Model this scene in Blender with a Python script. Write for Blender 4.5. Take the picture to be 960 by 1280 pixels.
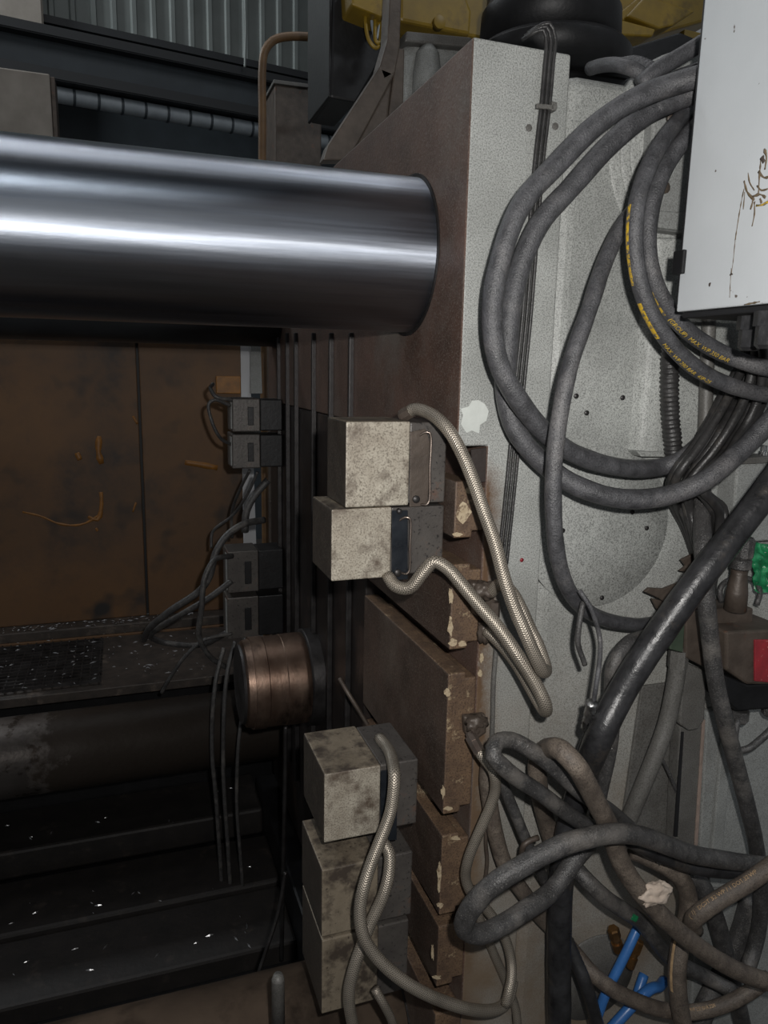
import bpy, bmesh, math, random
from mathutils import Vector, Matrix, noise as mnoise
random.seed(7)
for o in list(bpy.data.objects): bpy.data.objects.remove(o)
scene = bpy.context.scene
C = bpy.context.collection

# ------------------------------------------------------------------ camera
W, H = 960, 1280
cx, cy = 480.0, 640.0
vx = Vector((3180 - cx, 517 - cy)); vy = Vector((150 - cx, 455 - cy))
F = math.sqrt(-vx.dot(vy))
AX = Vector((vx.x, vx.y, F)).normalized(); AY = Vector((vy.x, vy.y, F)).normalized()
AZ = AX.cross(AY)
if AZ.y > 0: AZ = -AZ
CAM = Vector((0, 0, 1.6))
right = Vector((AX.x, AY.x, AZ.x)); down = Vector((AX.y, AY.y, AZ.y)); fwd = Vector((AX.z, AY.z, AZ.z))
cd = bpy.data.cameras.new('camera'); cam = bpy.data.objects.new('camera', cd); C.objects.link(cam)
cd.sensor_fit = 'HORIZONTAL'; cd.sensor_width = 36; cd.lens = F / W * 36; cd.clip_start = 0.02
M = Matrix((( right.x, -down.x, -fwd.x, CAM.x), (right.y, -down.y, -fwd.y, CAM.y), (right.z, -down.z, -fwd.z, CAM.z), (0, 0, 0, 1)))
cam.matrix_world = M
scene.camera = cam

def ray(px, py): return right * (px - cx) + down * (py - cy) + fwd * F
def P(px, py, y=None, x=None, z=None):
    d = ray(px, py)
    if y is not None: t = (y - CAM.y) / d.y
    elif x is not None: t = (x - CAM.x) / d.x
    else: t = (z - CAM.z) / d.z
    return CAM + d * t
def depth(p): return (p - CAM).dot(fwd)

# ------------------------------------------------------------------ world, lamps, exposure
w = bpy.data.worlds.new('hall_air'); scene.world = w; w.use_nodes = True
w.node_tree.nodes['Background'].inputs[0].default_value = (0.92, 0.96, 1.0, 1)
w.node_tree.nodes['Background'].inputs[1].default_value = 0.09
def area(name, loc, target, size, energy, col, sy=None):
    l = bpy.data.lights.new(name, 'AREA'); l.energy = energy; l.color = col; l.size = size
    if sy: l.shape = 'RECTANGLE'; l.size_y = sy
    o = bpy.data.objects.new(name, l); C.objects.link(o); o.location = loc
    o.rotation_euler = (Vector(target) - Vector(loc)).to_track_quat('-Z', 'Y').to_euler()
    return o
# the photographer's flash beside the lens, and two high-bay strips of the hall
area('camera_flash', CAM + right * 0.075 - down * 0.075, CAM + right * 0.1 + fwd * 1.6 - down * 0.15, 0.03, 12.5, (1.0, 0.975, 0.94))
area('overhead_fill', (-0.5, 3.6, 7.4), (-0.5, 3.6, 0), 7.0, 66, (0.97, 0.98, 1.0), 3.4)  # unseen soft lamp added to put a grey band on the tie bar
area('high_bay_lamp', (3.2, -1.5, 6.2), (2.6, 0, 0), 1.4, 40, (0.90, 0.96, 1.0), 0.5)
area('high_bay_lamp', (-4.0, 7.2, 7.0), (-1.5, 10.5, 3), 1.6, 190, (0.92, 0.97, 1.0), 0.5)
vs = scene.view_settings
vs.view_transform = 'Standard'; vs.look = 'None'; vs.gamma = 1; vs.use_curve_mapping = False
vs.exposure = 0.68

# ------------------------------------------------------------------ materials
def lin(r, g, b):
    f = lambda c: (c / 255 / 12.92) if c / 255 <= 0.04045 else ((c / 255 + 0.055) / 1.055) ** 2.4
    return (f(r), f(g), f(b), 1)
MATS = {}
def mat(name, base, second=None, scale=20, mix=0.5, rough=0.6, rough2=None, metal=0.0, bump=0.1, bscale=None,
        third=None, tscale=4, tlo=0.5, thi=0.62, stretch=(1, 1, 1), speck=None, sscale=300, slo=0.6, shi=0.7, coords='Object', hook=None, aniso=0, spec=0.5):
    m = bpy.data.materials.new(name); m.use_nodes = True; MATS[name] = m
    nt = m.node_tree; N = nt.nodes; L = nt.links
    b = N['Principled BSDF']
    b.inputs['Metallic'].default_value = metal; b.inputs['Roughness'].default_value = rough
    b.inputs['Specular IOR Level'].default_value = spec
    if coords == 'World':
        g = N.new('ShaderNodeNewGeometry'); src = g.outputs['Position']
    else:
        tc = N.new('ShaderNodeTexCoord'); src = tc.outputs[coords]
    mp = N.new('ShaderNodeMapping'); mp.inputs['Scale'].default_value = stretch; L.new(src, mp.inputs['Vector'])
    def noi(s, det=6, ro=0.6):
        n = N.new('ShaderNodeTexNoise'); n.inputs['Scale'].default_value = s; n.inputs['Detail'].default_value = det
        n.inputs['Roughness'].default_value = ro; L.new(mp.outputs[0], n.inputs['Vector']); return n.outputs['Fac']
    def ramp(f, lo, hi):
        r = N.new('ShaderNodeMapRange'); r.inputs['From Min'].default_value = lo; r.inputs['From Max'].default_value = hi
        L.new(f, r.inputs['Value']); return r.outputs['Result']
    def mixc(f, a, c):
        x = N.new('ShaderNodeMix'); x.data_type = 'RGBA'
        L.new(f, x.inputs['Factor'])
        for s, v in (('A', a), ('B', c)):
            i = [k for k in x.inputs if k.name == s and k.type == 'RGBA'][0]
            if hasattr(v, 'links'): L.new(v, i)
            else: i.default_value = v
        return [k for k in x.outputs if k.type == 'RGBA'][0]
    col = base
    n1 = noi(scale)
    if second is not None: col = mixc(ramp(n1, 0.5 - mix * 0.4, 0.5 + (1 - mix) * 0.4), second, base)
    if third is not None: col = mixc(ramp(noi(tscale, 8, 0.65), tlo, thi), col, third)
    if speck is not None: col = mixc(ramp(noi(sscale, 2, 0.5), slo, shi), col, speck)
    if hook: col = hook(N, L, src, mp, col, noi, ramp, mixc, b)
    if hasattr(col, 'links'): L.new(col, b.inputs['Base Color'])
    else: b.inputs['Base Color'].default_value = col
    if rough2 is not None:
        r = N.new('ShaderNodeMapRange'); r.inputs['To Min'].default_value = rough; r.inputs['To Max'].default_value = rough2
        r.inputs['From Min'].default_value = 0.35; r.inputs['From Max'].default_value = 0.65
        L.new(n1, r.inputs['Value']); L.new(r.outputs['Result'], b.inputs['Roughness'])
    if bump:
        bn = N.new('ShaderNodeBump'); bn.inputs['Strength'].default_value = bump; bn.inputs['Distance'].default_value = 0.002
        L.new(noi(bscale or scale * 4, 4), bn.inputs['Height']); L.new(bn.outputs[0], b.inputs['Normal'])
    if aniso:
        b.inputs['Anisotropic'].default_value = aniso
        tv = N.new('ShaderNodeCombineXYZ'); tv.inputs[0].default_value = 1; L.new(tv.outputs[0], b.inputs['Tangent'])
    return m

def hook_platen(N, L, src, mp, col, noi, ramp, mixc, b):
    # rust and oil that ran out of the T-slots: brown near the slotted front edge, below the upper slot
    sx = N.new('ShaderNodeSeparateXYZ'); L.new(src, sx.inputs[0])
    a = ramp(sx.outputs['X'], 0.70, 0.60); z = ramp(sx.outputs['Z'], 1.52, 1.36)
    m1 = N.new('ShaderNodeMath'); m1.operation = 'MULTIPLY'; L.new(a, m1.inputs[0]); L.new(z, m1.inputs[1])
    n = ramp(noi(14, 8, 0.7), 0.25, 0.62)
    m2 = N.new('ShaderNodeMath'); m2.operation = 'ADD'; L.new(m1.outputs[0], m2.inputs[0]); L.new(n, m2.inputs[1])
    m3 = N.new('ShaderNodeMath'); m3.operation = 'MULTIPLY'; L.new(m2.outputs[0], m3.inputs[0]); L.new(m1.outputs[0], m3.inputs[1])
    c = mixc(ramp(m3.outputs[0], 0.25, 1.0), col, lin(88, 66, 47))
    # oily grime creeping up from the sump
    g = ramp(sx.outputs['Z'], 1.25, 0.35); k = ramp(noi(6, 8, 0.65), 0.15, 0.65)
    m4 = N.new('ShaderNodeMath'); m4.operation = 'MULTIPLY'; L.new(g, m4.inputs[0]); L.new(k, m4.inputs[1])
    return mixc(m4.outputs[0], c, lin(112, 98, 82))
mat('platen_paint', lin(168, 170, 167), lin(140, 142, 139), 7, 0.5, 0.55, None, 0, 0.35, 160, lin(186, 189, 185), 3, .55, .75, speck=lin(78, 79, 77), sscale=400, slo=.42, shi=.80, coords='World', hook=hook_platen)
mat('platen_face', lin(96, 73, 63), lin(70, 55, 48), 9, 0.5, 0.5, None, 0.1, 0.4, 120, lin(98, 90, 84), 2.5, .52, .68, speck=lin(122, 112, 104), sscale=380, slo=.50, shi=.82, coords='World')
mat('platen_dark', lin(44, 38, 36), lin(30, 27, 26), 12, 0.5, 0.45, None, 0.2, 0.3, 100, lin(62, 50, 44), 4, .55, .68)
mat('slot_rust', lin(114, 92, 71), lin(76, 60, 49), 22, 0.5, 0.6, None, 0.05, 0.6, 120, lin(172, 154, 124), 24, .60, .70, speck=lin(58, 44, 36), sscale=300, slo=.48, shi=.76)
mat('slot_shade', lin(52, 44, 40), lin(38, 32, 30), 20, .5, .6, None, 0.1, .4)
mat('chrome', lin(216, 224, 238), lin(190, 199, 214), 3, .5, .35, .42, 1.0, 0.05, 40, stretch=(1.0, 40, 40), aniso=.965, third=lin(205, 211, 221), tscale=1.4, tlo=.4, thi=.7)
def hook_grease(N, L, src, mp, col, noi, ramp, mixc, b):
    # grease cake that starts where the crosshead stops travelling
    g = N.new('ShaderNodeNewGeometry'); sx = N.new('ShaderNodeSeparateXYZ'); L.new(g.outputs['Position'], sx.inputs[0])
    n = N.new('ShaderNodeMath'); n.operation = 'MULTIPLY_ADD'; L.new(noi(9, 8, .65), n.inputs[0]); n.inputs[1].default_value = .5; L.new(sx.outputs['X'], n.inputs[2])
    f = ramp(n.outputs[0], -.12, -.04); c = mixc(f, col, lin(60, 54, 49))
    inv = N.new('ShaderNodeMapRange'); inv.inputs['To Min'].default_value = .85; inv.inputs['To Max'].default_value = .15
    L.new(f, inv.inputs['Value']); L.new(inv.outputs[0], b.inputs['Metallic'])
    return c
mat('chrome_dirty', lin(150, 144, 140), lin(126, 120, 116), 6, .5, .36, .5, .65, .7, 40, lin(92, 84, 78), 14, .55, .62, aniso=.6, hook=hook_grease)
mat('pit_steel', lin(40, 36, 34), lin(28, 26, 25), 14, .5, .6, None, .1, .6, 40, lin(54, 48, 44), 12, .58, .68)
mat('rail_face', lin(78, 63, 55), lin(56, 46, 40), 9, .5, .5, None, .1, .4, 120, lin(88, 78, 70), 3, .52, .68, speck=lin(112, 102, 92), sscale=380, slo=.52, shi=.82, coords='World')
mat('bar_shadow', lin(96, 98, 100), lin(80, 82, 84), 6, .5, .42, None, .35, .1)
mat('bar_hazed', lin(118, 102, 88), lin(88, 76, 66), 5, .5, .5, None, .25, .3, 60, lin(70, 60, 52), 6, .5, .65)  # the brown haze over this bar is put into its base colour
mat('bronze', lin(140, 120, 106), lin(106, 84, 72), 6, .5, .32, .46, .85, .2, 60, lin(66, 55, 48), 5, .5, .66, stretch=(2, 1, 1))
mat('dark_steel', lin(70, 68, 68), lin(46, 44, 44), 14, .5, .38, .55, .7, .3, 90)
mat('black_steel', lin(38, 38, 40), lin(26, 26, 27), 14, .5, .45, None, .4, .3, 90)
mat('block_steel', lin(186, 180, 166), lin(138, 129, 116), 11, .5, .42, None, .12, .3, 120, lin(88, 76, 66), 14, .50, .66, speck=lin(84, 76, 66), sscale=330, slo=.45, shi=.80)
mat('block_steel_old', lin(142, 131, 114), lin(108, 98, 84), 9, .5, .5, None, .1, .3, 120, lin(66, 58, 51), 15, .48, .62, speck=lin(70, 62, 54), sscale=140, slo=.62, shi=.74)
mat('block_dark', lin(90, 86, 82), lin(66, 62, 60), 12, .5, .45, None, .25, .3, 120, lin(98, 72, 60), 12, .58, .7, speck=lin(40, 38, 37), sscale=160, slo=.6, shi=.72)
mat('oil_steel', lin(52, 56, 62), lin(32, 36, 42), 22, .5, .25, .4, .5, .2, 60)
mat('rod_steel', lin(150, 140, 132), lin(120, 104, 96), 30, .5, .35, None, .9, .1)
mat('rubber', lin(86, 86, 89), lin(54, 54, 56), 40, .5, .34, .5, 0, .75, 330, lin(108, 106, 106), 7, .52, .7, speck=lin(44, 44, 46), sscale=420, slo=.46, shi=.78)
mat('rubber_black', lin(72, 71, 71), lin(46, 45, 45), 36, .5, .34, .5, 0, .75, 300, lin(98, 94, 90), 9, .52, .7, speck=lin(112, 110, 107), sscale=400, slo=.56, shi=.82)
mat('cable_black', lin(52, 51, 51), lin(34, 33, 33), 30, .5, .36, .5, 0, .5, 200, lin(74, 70, 66), 12, .56, .7)
mat('rubber_oily', lin(50, 50, 52), lin(28, 28, 29), 30, .5, .26, .42, 0, .45, 150, lin(76, 70, 64), 10, .54, .7)
mat('rubber_brown', lin(108, 98, 88), lin(74, 66, 60), 36, .5, .5, .62, 0, .75, 320, lin(122, 111, 100), 9, .54, .7, speck=lin(52, 46, 42), sscale=420, slo=.48, shi=.78)
mat('blue_hose', lin(58, 112, 176), lin(44, 88, 146), 14, .5, .35, None, 0, .1)
mat('yellow_print', lin(206, 170, 40), lin(150, 122, 56), 90, .55, .5, None, 0, .1, third=lin(84, 82, 78), tscale=120, tlo=.50, thi=.57)
mat('tan_print', lin(190, 160, 122), lin(130, 108, 84), 60, .5, .5, None, 0, .1)
mat('pale_print', lin(196, 194, 186), None, 10, .5, .5, None, 0, 0)
mat('cabinet_white', lin(187, 191, 194), lin(178, 182, 185), 5, .5, .45, None, 0, .08, 200, speck=lin(92, 84, 78), sscale=75, slo=.74, shi=.77)
mat('cabinet_grime', lin(70, 58, 44), lin(120, 104, 82), 60, .5, .5, None, 0, .2)
mat('bare_paint', lin(196, 200, 196), lin(176, 180, 176), 20, .5, .6, None, 0, .2)
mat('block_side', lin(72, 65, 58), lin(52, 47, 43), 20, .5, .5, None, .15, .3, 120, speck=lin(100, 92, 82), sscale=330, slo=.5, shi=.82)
mat('black_gap_shade', lin(24, 24, 26), None, 10, .5, .6, None, 0, 0)  # black for joints, also paints shade in the door seam and under the cabinet
mat('yellow_letter', lin(206, 172, 48), lin(160, 132, 56), 90, .55, .5, None, 0, 0)
mat('yellow_paint', lin(142, 116, 30), lin(110, 88, 26), 8, .5, .45, None, 0, .1, third=lin(92, 72, 30), tscale=9, tlo=.55, thi=.7)
mat('rail_paint', lin(112, 84, 52), lin(84, 62, 40), 12, .5, .5, None, 0, .1)
mat('panel_orange', lin(112, 78, 42), lin(84, 60, 38), 3.2, .5, .6, None, 0, .1, third=lin(52, 42, 36), tscale=1.6, tlo=.46, thi=.62, speck=lin(34, 30, 28), sscale=5, slo=.58, shi=.72)
mat('paint_drip', lin(150, 100, 38), lin(112, 76, 36), 30, .5, .5, None, 0, .1)
mat('swarf', lin(190, 190, 192), None, 10, .5, .35, None, .9, 0)
mat('tray_dirt', lin(70, 62, 56), lin(44, 40, 37), 16, .5, .6, None, .1, .8, 40, lin(92, 82, 74), 12, .58, .68)
mat('paint_chip', lin(186, 172, 146), lin(150, 132, 106), 60, .5, .6, None, 0, .4, third=lin(96, 76, 58), tscale=70, tlo=.5, thi=.6)
mat('lump', lin(196, 182, 168), lin(168, 152, 138), 30, .5, .8, None, 0, .5, 60)
mat('foil', lin(214, 214, 214), lin(170, 170, 170), 60, .5, .22, .4, 1, .8, 150)
mat('wall_sheet', lin(118, 124, 122), lin(104, 110, 108), 3, .5, .6, None, 0, 0)
mat('wall_beam', lin(58, 66, 72), lin(48, 55, 60), 5, .5, .6, None, 0, 0)
mat('wall_beam_dark', lin(28, 31, 34), None, 5, .5, .6, None, 0, 0)
mat('concrete', lin(138, 132, 124), lin(120, 114, 106), 6, .5, .8, None, 0, .3)
mat('pipe_wrap', lin(150, 158, 164), lin(128, 136, 142), 8, .5, .5, None, 0, .1)
mat('white_paint', lin(190, 192, 196), None, 5, .5, .5, None, 0, 0)
mat('grey_paint', lin(150, 152, 150), lin(128, 130, 128), 9, .5, .5, None, 0, .3, 150, speck=lin(84, 82, 80), sscale=430, slo=.42, shi=.84)
mat('grey_paint_dark', lin(104, 103, 100), lin(84, 82, 79), 14, .5, .5, None, 0, .3, 120, speck=lin(54, 51, 48), sscale=400, slo=.42, shi=.84)
mat('brown_iron', lin(88, 78, 70), lin(62, 54, 48), 18, .5, .5, None, .2, .5, 80, lin(106, 74, 58), 16, .6, .68)
mat('green_paint', lin(62, 74, 60), lin(48, 58, 48), 18, .5, .5, None, 0, .3)
mat('green_net', lin(26, 132, 82), lin(14, 84, 52), 60, .5, .6, None, 0, .6, 120, speck=lin(190, 205, 192), sscale=90, slo=.64, shi=.72)
mat('red_plastic', lin(150, 44, 52), lin(110, 36, 42), 22, .5, .45, None, 0, .2, speck=lin(180, 130, 120), sscale=120, slo=.68, shi=.76)
mat('brass', lin(150, 110, 66), lin(96, 74, 50), 30, .5, .35, None, .8, .2)
mat('pink_edge', lin(150, 132, 122), lin(120, 108, 100), 30, .5, .6, None, 0, .2)
mat('floor_grime', lin(60, 56, 52), lin(42, 40, 38), 6, .5, .7, None, 0, .4, 30)

def braid_mat():
    m = bpy.data.materials.new('braid'); m.use_nodes = True; MATS['braid'] = m
    nt = m.node_tree; N = nt.nodes; L = nt.links; b = N['Principled BSDF']
    uv = N.new('ShaderNodeUVMap'); sp = N.new('ShaderNodeSeparateXYZ'); L.new(uv.outputs[0], sp.inputs[0])
    def M2(op, a, c):
        x = N.new('ShaderNodeMath'); x.operation = op
        for i, v in enumerate((a, c)):
            if v is None: continue
            if hasattr(v, 'links'): L.new(v, x.inputs[i])
            else: x.inputs[i].default_value = v
        return x.outputs[0]
    u = M2('MULTIPLY', sp.outputs[0], 1500.0); v = M2('MULTIPLY', sp.outputs[1], 2 * math.pi * 10)
    s1 = M2('SINE', M2('ADD', u, v), None); s2 = M2('SINE', M2('SUBTRACT', u, v), None)
    h = M2('MULTIPLY', M2('ADD', M2('MAXIMUM', s1, s2), 1.0), 0.5)
    tc = N.new('ShaderNodeTexCoord'); n = N.new('ShaderNodeTexNoise'); n.inputs['Scale'].default_value = 18; L.new(tc.outputs['Object'], n.inputs['Vector'])
    r = N.new('ShaderNodeValToRGB'); r.color_ramp.elements[0].color = lin(58, 53, 48); r.color_ramp.elements[1].color = lin(174, 165, 152)
    k = M2('MULTIPLY', h, M2('ADD', n.outputs['Fac'], 0.45)); L.new(k, r.inputs[0])
    L.new(r.outputs[0], b.inputs['Base Color']); b.inputs['Metallic'].default_value = 0.62; b.inputs['Roughness'].default_value = 0.4
    bp = N.new('ShaderNodeBump'); bp.inputs['Strength'].default_value = 0.5; bp.inputs['Distance'].default_value = 0.0012
    L.new(h, bp.inputs['Height']); L.new(bp.outputs[0], b.inputs['Normal'])
braid_mat()

# ------------------------------------------------------------------ builders
def tag(o, label=None, cat=None, group=None, kind=None):
    if label: o['label'] = label
    if cat: o['category'] = cat
    if group: o['group'] = group
    if kind: o['kind'] = kind
    return o
def thing(name, label, cat, loc, group=None):
    o = bpy.data.objects.new(name, None); C.objects.link(o); o.location = loc; o.empty_display_size = 0.05
    return tag(o, label, cat, group)
def absloc(o):
    v = o.location.copy()
    p = o.parent
    while p is not None: v = v + p.location; p = p.parent
    return v
def obj(name, verts, faces, m, parent=None, smooth=False, uvs=None, fmats=None, mats=None):
    lo = [min(v[i] for v in verts) for i in range(3)]; hi = [max(v[i] for v in verts) for i in range(3)]
    org = Vector(((lo[0] + hi[0]) / 2, (lo[1] + hi[1]) / 2, lo[2]))
    me = bpy.data.meshes.new(name)
    me.from_pydata([tuple(Vector(v) - org) for v in verts], [], faces)
    for k in (mats or [m]): me.materials.append(MATS[k])
    if uvs:
        ul = me.uv_layers.new(name='UVMap'); i = 0
        for f in uvs:
            for q in f: ul.data[i].uv = q; i += 1
    if fmats:
        for p, k in zip(me.polygons, fmats): p.material_index = k
    if smooth:
        for p in me.polygons: p.use_smooth = True
    me.validate(); me.update()
    o = bpy.data.objects.new(name, me); C.objects.link(o)
    if parent is not None:
        o.parent = parent; o.location = org - absloc(parent)
    else: o.location = org
    return o
def bm_obj(name, bm, m, parent=None, smooth=False, mats=None):
    bm.verts.ensure_lookup_table(); bm.verts.index_update()
    vs_ = [v.co.copy() for v in bm.verts]; fs = [[v.index for v in f.verts] for f in bm.faces]; fm = [f.material_index for f in bm.faces]
    bm.free()
    return obj(name, vs_, fs, m, parent, smooth, fmats=fm if mats else None, mats=mats)
def prism(name, poly, axis, a, b, m, parent=None, bevel=0.0, seg=2, matfn=None, mats=None, jitter=0):
    """poly: 2D outline in the two other axes (order x,y,z minus axis); extruded from a to b along axis."""
    bm = bmesh.new()
    def mk(p, t):
        if axis == 'x': return (t, p[0], p[1])
        if axis == 'y': return (p[0], t, p[1])
        return (p[0], p[1], t)
    A = [bm.verts.new(mk(p, a)) for p in poly]; B = [bm.verts.new(mk(p, b)) for p in poly]
    bm.faces.new(A); bm.faces.new(B[::-1]); n = len(poly)
    for i in range(n): bm.faces.new((A[i], B[i], B[(i + 1) % n], A[(i + 1) % n]))
    bmesh.ops.recalc_face_normals(bm, faces=bm.faces)
    if bevel: bmesh.ops.bevel(bm, geom=list(bm.edges), offset=bevel, segments=seg, affect='EDGES', profile=0.5)
    if jitter:
        bmesh.ops.subdivide_edges(bm, edges=list(bm.edges), cuts=3, use_grid_fill=True)
        for v in bm.verts: v.co += Vector([mnoise.noise(v.co * 23 + Vector((k * 9, 0, 0))) * jitter for k in range(3)])
    if matfn:
        bm.normal_update()
        for f in bm.faces: f.material_index = matfn(f)
    return bm_obj(name, bm, m, parent, mats=mats)
def box(name, x0, x1, y0, y1, z0, z1, m, parent=None, bevel=0.003, seg=2, **k):
    return prism(name, [(x0, y0), (x1, y0), (x1, y1), (x0, y1)], 'z', z0, z1, m, parent, bevel, seg, **k)
def ppx(name, pts, y, th, m, parent=None, bevel=0.003, **k):
    """a plate whose outline lies at distance y, thickness th going away"""
    q = [P(a, b, y=y) for a, b in pts]
    return prism(name, [(v.x, v.z) for v in q], 'y', y, y + th, m, parent, bevel, **k)
def spline(pts, step):
    pts = [Vector(p) for p in pts]
    if len(pts) == 2: pts = [pts[0], pts[0].lerp(pts[1], .5), pts[1]]
    e = [pts[0] * 2 - pts[1]] + pts + [pts[-1] * 2 - pts[-2]]
    out = []
    for i in range(1, len(e) - 2):
        p0, p1, p2, p3 = e[i - 1:i + 3]
        n = max(2, int((p2 - p1).length / step))
        t0 = 0; t1 = (p1 - p0).length ** .5 or 1e-3; t2 = t1 + ((p2 - p1).length ** .5 or 1e-3); t3 = t2 + ((p3 - p2).length ** .5 or 1e-3)
        for k in range(n):
            t = t1 + (t2 - t1) * k / n
            a1 = p0 * ((t1 - t) / t1) + p1 * (t / t1)
            a2 = p1 * ((t2 - t) / (t2 - t1)) + p2 * ((t - t1) / (t2 - t1))
            a3 = p2 * ((t3 - t) / (t3 - t2)) + p3 * ((t - t2) / (t3 - t2))
            b1 = a1 * ((t2 - t) / t2) + a2 * (t / t2)
            b2 = a2 * ((t3 - t) / (t3 - t1)) + a3 * ((t - t1) / (t3 - t1))
            out.append(b1 * ((t2 - t) / (t2 - t1)) + b2 * ((t - t1) / (t2 - t1)))
    out.append(pts[-1])
    return out
def frames(path):
    n = len(path); T = []
    for i in range(n): T.append((path[min(i + 1, n - 1)] - path[max(i - 1, 0)]).normalized())
    v = Vector((0, -1, 0)); v = v - T[0] * v.dot(T[0])
    if v.length < .1: v = Vector((0, 0, 1)); v = v - T[0] * v.dot(T[0])
    v.normalize(); V = []
    for i in range(n):
        v = (v - T[i] * v.dot(T[i])).normalized(); V.append(v)
    return T, V
def tube_geo(path, r, sides=12, rfn=None, caps=True):
    T, V = frames(path); vs_, fs, uv = [], [], []
    L = [0]
    for i in range(1, len(path)): L.append(L[-1] + (path[i] - path[i - 1]).length)
    for i, p in enumerate(path):
        b = T[i].cross(V[i]); rr = rfn(i, L[i], L[-1]) if rfn else r
        for k in range(sides):
            a = 2 * math.pi * k / sides
            vs_.append(p + (V[i] * math.cos(a) + b * math.sin(a)) * rr)
    for i in range(len(path) - 1):
        for k in range(sides):
            k2 = (k + 1) % sides
            fs.append((i * sides + k, i * sides + k2, (i + 1) * sides + k2, (i + 1) * sides + k))
            uv.append(((L[i], k / sides), (L[i], (k + 1) / sides), (L[i + 1], (k + 1) / sides), (L[i + 1], k / sides)))
    if caps:
        n = len(path) - 1
        fs.append(tuple(range(sides))[::-1]); uv.append([(0, 0)] * sides)
        fs.append(tuple(n * sides + k for k in range(sides))); uv.append([(0, 0)] * sides)
    return vs_, fs, uv
def tube(name, pts, r, m, parent=None, sides=12, step=None, rfn=None, smooth=True):
    path = spline(pts, step or max(r * 1.1, 0.006))
    v, f, u = tube_geo(path, r, sides, rfn)
    o = obj(name, v, f, m, parent, smooth, u)
    return o, path
def lathe(name, prof, center, axis, m, parent=None, n=32, smooth=True):
    """prof: list of (t along axis, radius) ; center: point the axis passes through"""
    A = {'x': (Vector((1, 0, 0)), Vector((0, 1, 0)), Vector((0, 0, 1))), 'y': (Vector((0, 1, 0)), Vector((0, 0, 1)), Vector((1, 0, 0))), 'z': (Vector((0, 0, 1)), Vector((1, 0, 0)), Vector((0, 1, 0)))}
    ax, e1, e2 = A[axis] if isinstance(axis, str) else axis
    vs_, fs = [], []
    c = Vector(center); q = []
    for i, (t, r) in enumerate(prof):     # doubled rings keep the corners crisp
        q.append((t, r))
        if 0 < i < len(prof) - 1: q.append((t, r))
    for t, r in q:
        for k in range(n):
            a = 2 * math.pi * k / n; vs_.append(c + ax * t + (e1 * math.cos(a) + e2 * math.sin(a)) * r)
    for i in range(0, len(q) - 1):
        if q[i] == q[i + 1]: continue
        for k in range(n):
            k2 = (k + 1) % n; fs.append((i * n + k, i * n + k2, (i + 1) * n + k2, (i + 1) * n + k))
    m0 = len(q) - 1
    fs.append(tuple(range(n))[::-1]); fs.append(tuple(m0 * n + k for k in range(n)))
    return obj(name, vs_, fs, m, parent, smooth)
def axis_frame(d):
    d = Vector(d).normalized(); e = d.orthogonal().normalized(); return (d, e, d.cross(e))
def disc_screw(name, p, r, m, parent, th=.006):
    return lathe(name, [(-th, r * .55), (-th * .6, r), (0, r)], p, 'y', m, parent, 10)

YS = 1.2                       # side of the platen
XF = P(570, 600, y=YS).x       # die face of the platen
zs = lambda py, px=570: P(px, py, y=YS).z
xs = lambda px, py=600: P(px, py, y=YS).x

# ================================================================== the setting
floor = box('floor', -9, 7, -2.5, 12, -0.65, -0.55, 'floor_grime', None, 0); tag(floor, kind='structure')
roof = box('ceiling', -9, 7, -2.5, 12, 7.6, 7.7, 'wall_beam', None, 0); tag(roof, kind='structure')
# far hall wall, turned a little away from the machine's axis
wd = ray(2230, 500); wd.z = 0; wd.normalize(); wn = Vector((wd.y, -wd.x, 0))      # along the wall, and out of it towards the machine
w0 = P(200, 100, y=9.0); w0.z = 0
def wall_pt(px, py, off=0.0):
    d = ray(px, py); o = w0 + wn * off
    t = (o - CAM).dot(wn) / d.dot(wn); return CAM + d * t
def wall_box(name, u0, u1, z0, z1, o0, o1, m, parent=None, bevel=0):
    bm = bmesh.new(); vv = []
    for z in (z0, z1):
        for u, o in ((u0, o0), (u1, o0), (u1, o1), (u0, o1)):
            p = w0 + wd * u + wn * o; vv.append(bm.verts.new((p.x, p.y, z)))
    for f in ((0, 1, 2, 3), (4, 5, 6, 7), (0, 1, 5, 4), (1, 2, 6, 5), (2, 3, 7, 6), (3, 0, 4, 7)): bm.faces.new([vv[i] for i in f])
    bmesh.ops.recalc_face_normals(bm, faces=bm.faces)
    if bevel: bmesh.ops.bevel(bm, geom=list(bm.edges), offset=bevel, segments=2, affect='EDGES')
    return bm_obj(name, bm, m, parent)
ucoord = lambda px, py, off=0.0: (wall_pt(px, py, off) - w0 - wn * off).dot(wd)
zcoord = lambda px, py, off=0.0: wall_pt(px, py, off).z
wall = wall_box('wall_back', -7, 8, -.55, 7.6, -.16, -.08, 'wall_beam'); tag(wall, kind='structure')
zc0 = zcoord(120, 40); zc1 = 7.55
pitch = .2
def cladding(u0, n):
    prof = []
    for i in range(n):
        u = u0 + i * pitch
        prof += [(u, 0), (u + .13, 0), (u + .145, .035), (u + .185, .035), (u + .2, 0)]
    vs_, fs = [], []
    for u, o in prof:
        p = w0 + wd * u + wn * (o - .06)
        vs_ += [(p.x, p.y, zc0), (p.x, p.y, zc1)]
    for i in range(len(prof) - 1): fs.append((2 * i, 2 * i + 2, 2 * i + 3, 2 * i + 1))
    return obj('cladding_sheet', vs_, fs, 'wall_sheet', wall)
for k in range(12): cladding(-6.0 + k * 1.0, 5)
wall_box('sheet_flashing', -6, 7, zc0 - .02, zc0 + .05, -.06, .03, 'wall_beam_dark', wall)
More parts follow.
